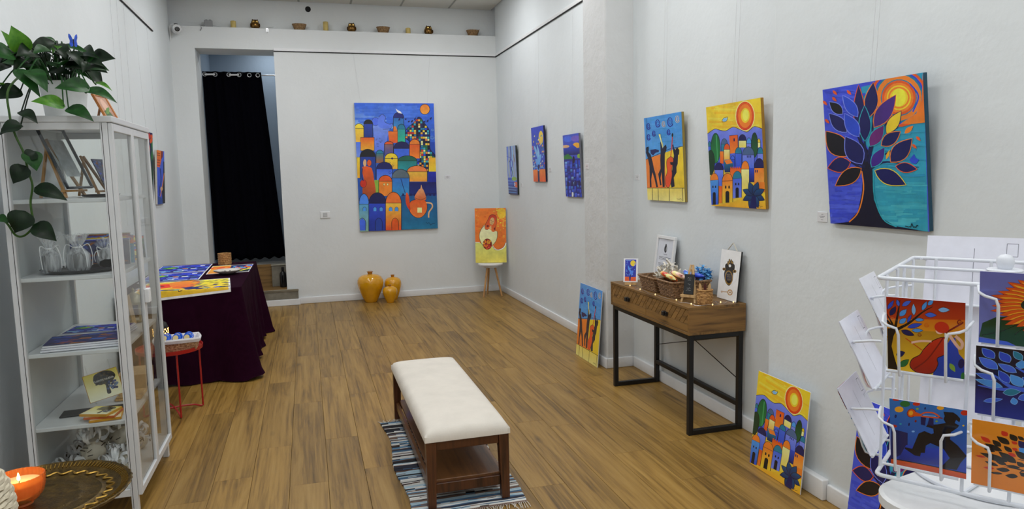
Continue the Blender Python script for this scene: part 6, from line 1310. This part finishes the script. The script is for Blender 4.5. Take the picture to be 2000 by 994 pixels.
pf = empty('woven_pouf', 'tall cream knitted pouf standing beside the brass tray table', 'pouf', (-1.005, 2.10, 0)); mb = MB()
prof_ = [(.185+.02*k/54, .012+.668*k/54) for k in range(55)]+[(.205*math.cos(R(90*k/24)), .68+.2*math.sin(R(90*k/24))) for k in range(1, 24)]
for k, (r, z) in enumerate(prof_):
     mb.tube([(r*(1+.012*math.cos(q*PI/2+(k % 2)*PI))*math.cos(2*PI*q/80), r*(1+.012*math.cos(q*PI/2+(k % 2)*PI))*math.sin(2*PI*q/80), z) for q in range(80)], .0075, 5, True)
obj('knitted_cover', mb, fabric('cream wool yarn', (208, 200, 178), 200, .1), pf, True); obj('cushion_core', MB().lathe([(.16, .002), (.18, .02), (.2, .67), (.185, .75), (.14, .82), (.07, .865), (.01, .875)], n=32), fabric('cream core', (196, 188, 166)), pf, True)
# ------------------------------------------------------------------ white table with the postcard carousel
WT = .90
def rrect(x0, x1, y0, y1, r, n=8):
    P = []
    for cx, cy, a0 in ((x1-r, y1-r, 0), (x0+r, y1-r, 90), (x0+r, y0+r, 180), (x1-r, y0+r, 270)):
        for k in range(n+1): a = R(a0+90*k/n); P.append((cx+r*math.cos(a), cy+r*math.sin(a)))
    return P
wt = empty('white_table', 'white table with rounded corners carrying the postcard carousel', 'table', (1.525, .90, 0), R(12))
mb = MB(); P = rrect(-.42, .42, -.36, .325, .09); P1 = [(a*.985, b*.985) for a, b in P]; n = len(P)
mb.add([(a, b, WT-.026) for a, b in P1]+[(a, b, WT-.022) for a, b in P]+[(a, b, WT-.004) for a, b in P]+[(a, b, WT) for a, b in P1], [tuple(range(n))]+[tuple(3*n+i for i in range(n))]+[(j*n+i, j*n+(i+1) % n, (j+1)*n+(i+1) % n, (j+1)*n+i) for j in range(3) for i in range(n)])
obj('table_top', mb, mat('white laminate', (228, 230, 232), .3, var=.015), wt)
obj('column', MB().lathe([(.03, .03), (.03, WT-.03)], n=20), M_WHITE, wt, True); obj('foot_plate', MB().lathe([(.22, 0), (.225, .006), (.21, .014), (.03, .03)], n=40), M_WHITE, wt, True)
E1, E2 = Vector((.58, -.815, 0)).normalized(), Vector((.815, .58, 0)).normalized(); RC = Vector((1.095, 1.14, 0)); SZ = .375; ZB, ZT2 = .922, 1.33
ra = empty('postcard_carousel', 'white wire postcard carousel on the white table', 'rack', tuple(RC+(E1+E2)*SZ/2+Vector((0, 0, WT))))
RO = RC+(E1+E2)*SZ/2+Vector((0, 0, WT))
def rk(s, t, z): return RC+E1*s+E2*t+Vector((0, 0, z))-RO
M_WIREW = mat('white coated wire', (224, 228, 236), .35, var=.02); WR = .0034
def rwire(name, pts, r=WR, closed=False): return obj(name, MB().tube(pts, r, 8, closed), M_WIREW, ra, True, angle=60)
def sqring(z, o_=0.0, rr=.014):
    P = []
    for cx, cy, a0 in ((SZ+o_-rr, SZ+o_-rr, 0), (rr-o_, SZ+o_-rr, 90), (rr-o_, rr-o_, 180), (SZ+o_-rr, rr-o_, 270)):
        for k in range(5): a = R(a0+90*k/4); P.append(rk(cx+rr*math.cos(a), cy+rr*math.sin(a), z))
    return P
rwire('top_ring', sqring(ZT2, .008), .0042, True); rwire('bottom_ring', sqring(ZB, .0), .0042, True)
rwire('cross_bar', [rk(0-.006, SZ/2, ZT2+.001), rk(SZ+.006, SZ/2, ZT2+.001)])
for f in range(4):      # uprights on the four faces
    for u in (.11, .4, .6, .9):
        a, b = [(u*SZ, 0), (SZ, u*SZ), (u*SZ, SZ), (0, u*SZ)][f]; rwire('upright', [rk(a, b, ZB-.002), rk(a, b, ZT2)], .0032)
obj('spindle', MB().tube([rk(SZ/2, SZ/2, WT), rk(SZ/2, SZ/2, ZT2+.01)], .006, 12), M_WIREW, ra, True)
obj('hub_plate', MB().lathe([(.03, 0), (.032, .002), (.03, .004)], n=28), M_WIREW, ra, True, loc=rk(SZ/2, SZ/2, ZT2+.004)); obj('knob', MB().lathe([(.012, 0), (.014, .004), (.016, .012), (.015, .022), (.009, .028), (.001, .03)], n=20), M_WIREW, ra, True, loc=rk(SZ/2, SZ/2, ZT2+.008))
obj('base_ring', MB().tube([rk(SZ/2, SZ/2, WT+.004)+Vector((.15*math.cos(2*PI*k/60), .15*math.sin(2*PI*k/60), 0)) for k in range(60)], .004, 8, True), M_WIREW, ra, True)
for a in (0, 90, 180, 270): obj('base_spoke', MB().tube([rk(SZ/2, SZ/2, WT+.004), rk(SZ/2, SZ/2, WT+.004)+Vector((.15*math.cos(R(a+20)), .15*math.sin(R(a+20)), 0))], .0036, 8), M_WIREW, ra, True)
FACES = [(lambda s, o_, z: rk(s, -o_, z)), (lambda s, o_, z: rk(SZ+o_, s, z)), (lambda s, o_, z: rk(SZ-s, SZ+o_, z)), (lambda s, o_, z: rk(-o_, SZ-s, z))]
FROT = [math.atan2(E1.y, E1.x)+k*PI/2 for k in range(4)]
def pocket(f, s0, s1, z0, h_):
    """wire pocket: two bent front wires and a sill"""
    F = FACES[f]; o0, o1 = .012, .055; zt = z0+h_*.62
    for s, sg in ((s0+.036, -1), (s1-.036, 1)):
        P = [F(s+sg*.036, .0, zt+.012), F(s+sg*.034, .02, zt+.010), F(s+sg*.030, .045, zt+.004), F(s+sg*.02, .056, zt), F(s+sg*.004, .058, zt-.004), F(s, .057, zt-.016), F(s, .036, z0+.006), F(s, .03, z0-.006), F(s, .02, z0-.008), F(s, .0, z0-.006)]
        rwire('pocket_wire', P, .0027)
    rwire('pocket_sill', [F(s0+.01, .012, z0-.004), F(s1-.01, .012, z0-.004)], .003)
def card(f, s0, s1, z0, h_, key, label, lean=16, off=.014):
    c = FACES[f]((s0+s1)/2, off, z0); cat = 'postcard'
    o = canvas('postcard', label, cat, key, s1-s0, h_, .0018, tuple(c+RO), FROT[f], R(lean), M_CARD, M_PRINT, 'postcards in the carousel', child='printed_picture')
    if f in (1, 2, 3): pass
    bk_ = ARTS['postcard_back']().mesh('printed_back', s1-s0, h_, 0, 1e-5); bk_.materials.append(M_PRINT); b = bpy.data.objects.new('printed_back', bk_); COL.objects.link(b); b.parent = o; b.rotation_euler = (0, 0, PI); b.location = (0, .0002, 0)
    return o
pocket(0, .005, .155, 1.15, .155); pocket(0, .005, .155, .957, .155)
card(0, .018, .147, 1.151, .158, 'cello', 'postcard of a red haired cello player by a tree in the carousel')
card(0, .030, .158, .958, .152, 'trumpeter', 'postcard of a dark trumpet player on blue in the carousel')
for z0, key, lab in ((1.225, 'sunflower', 'postcard of orange sunflowers, topmost in its carousel column'), (1.09, 'bluetree', 'postcard of a pale blue tree on black below the sunflowers'), (.953, 'orangetree', 'postcard of a black leaved tree on orange below the blue tree')):
    pocket(0, .16, .33, z0+.002, .145); card(0, .166, .326, z0, .142, key, lab)
for z0, s0, s1, key, n_ in ((1.165, .05, .20, 'sunrise', 'topmost'), (1.095, .20, .36, 'dove', 'middle'), (.95, .195, .355, 'tree', 'lowest')):
    pocket(3, s0-.006, s1+.006, z0+.002, .145); card(3, s0, s1, z0, .15, key, 'white backed postcard leaning outward, %s in the wall side column' % n_, 27)
for z0, key, n_ in ((1.225, 'sunrise', 'tallest, showing its stamp box above the top ring'), (1.06, 'tree', 'lower one behind the spindle'), (.945, 'cello', 'lowest one behind the spindle')):
    pocket(2, .16, .365, z0+.002, .145); card(2, .165, .36, z0, .16, key, 'white backed postcard seen through the carousel, %s' % n_, 13)
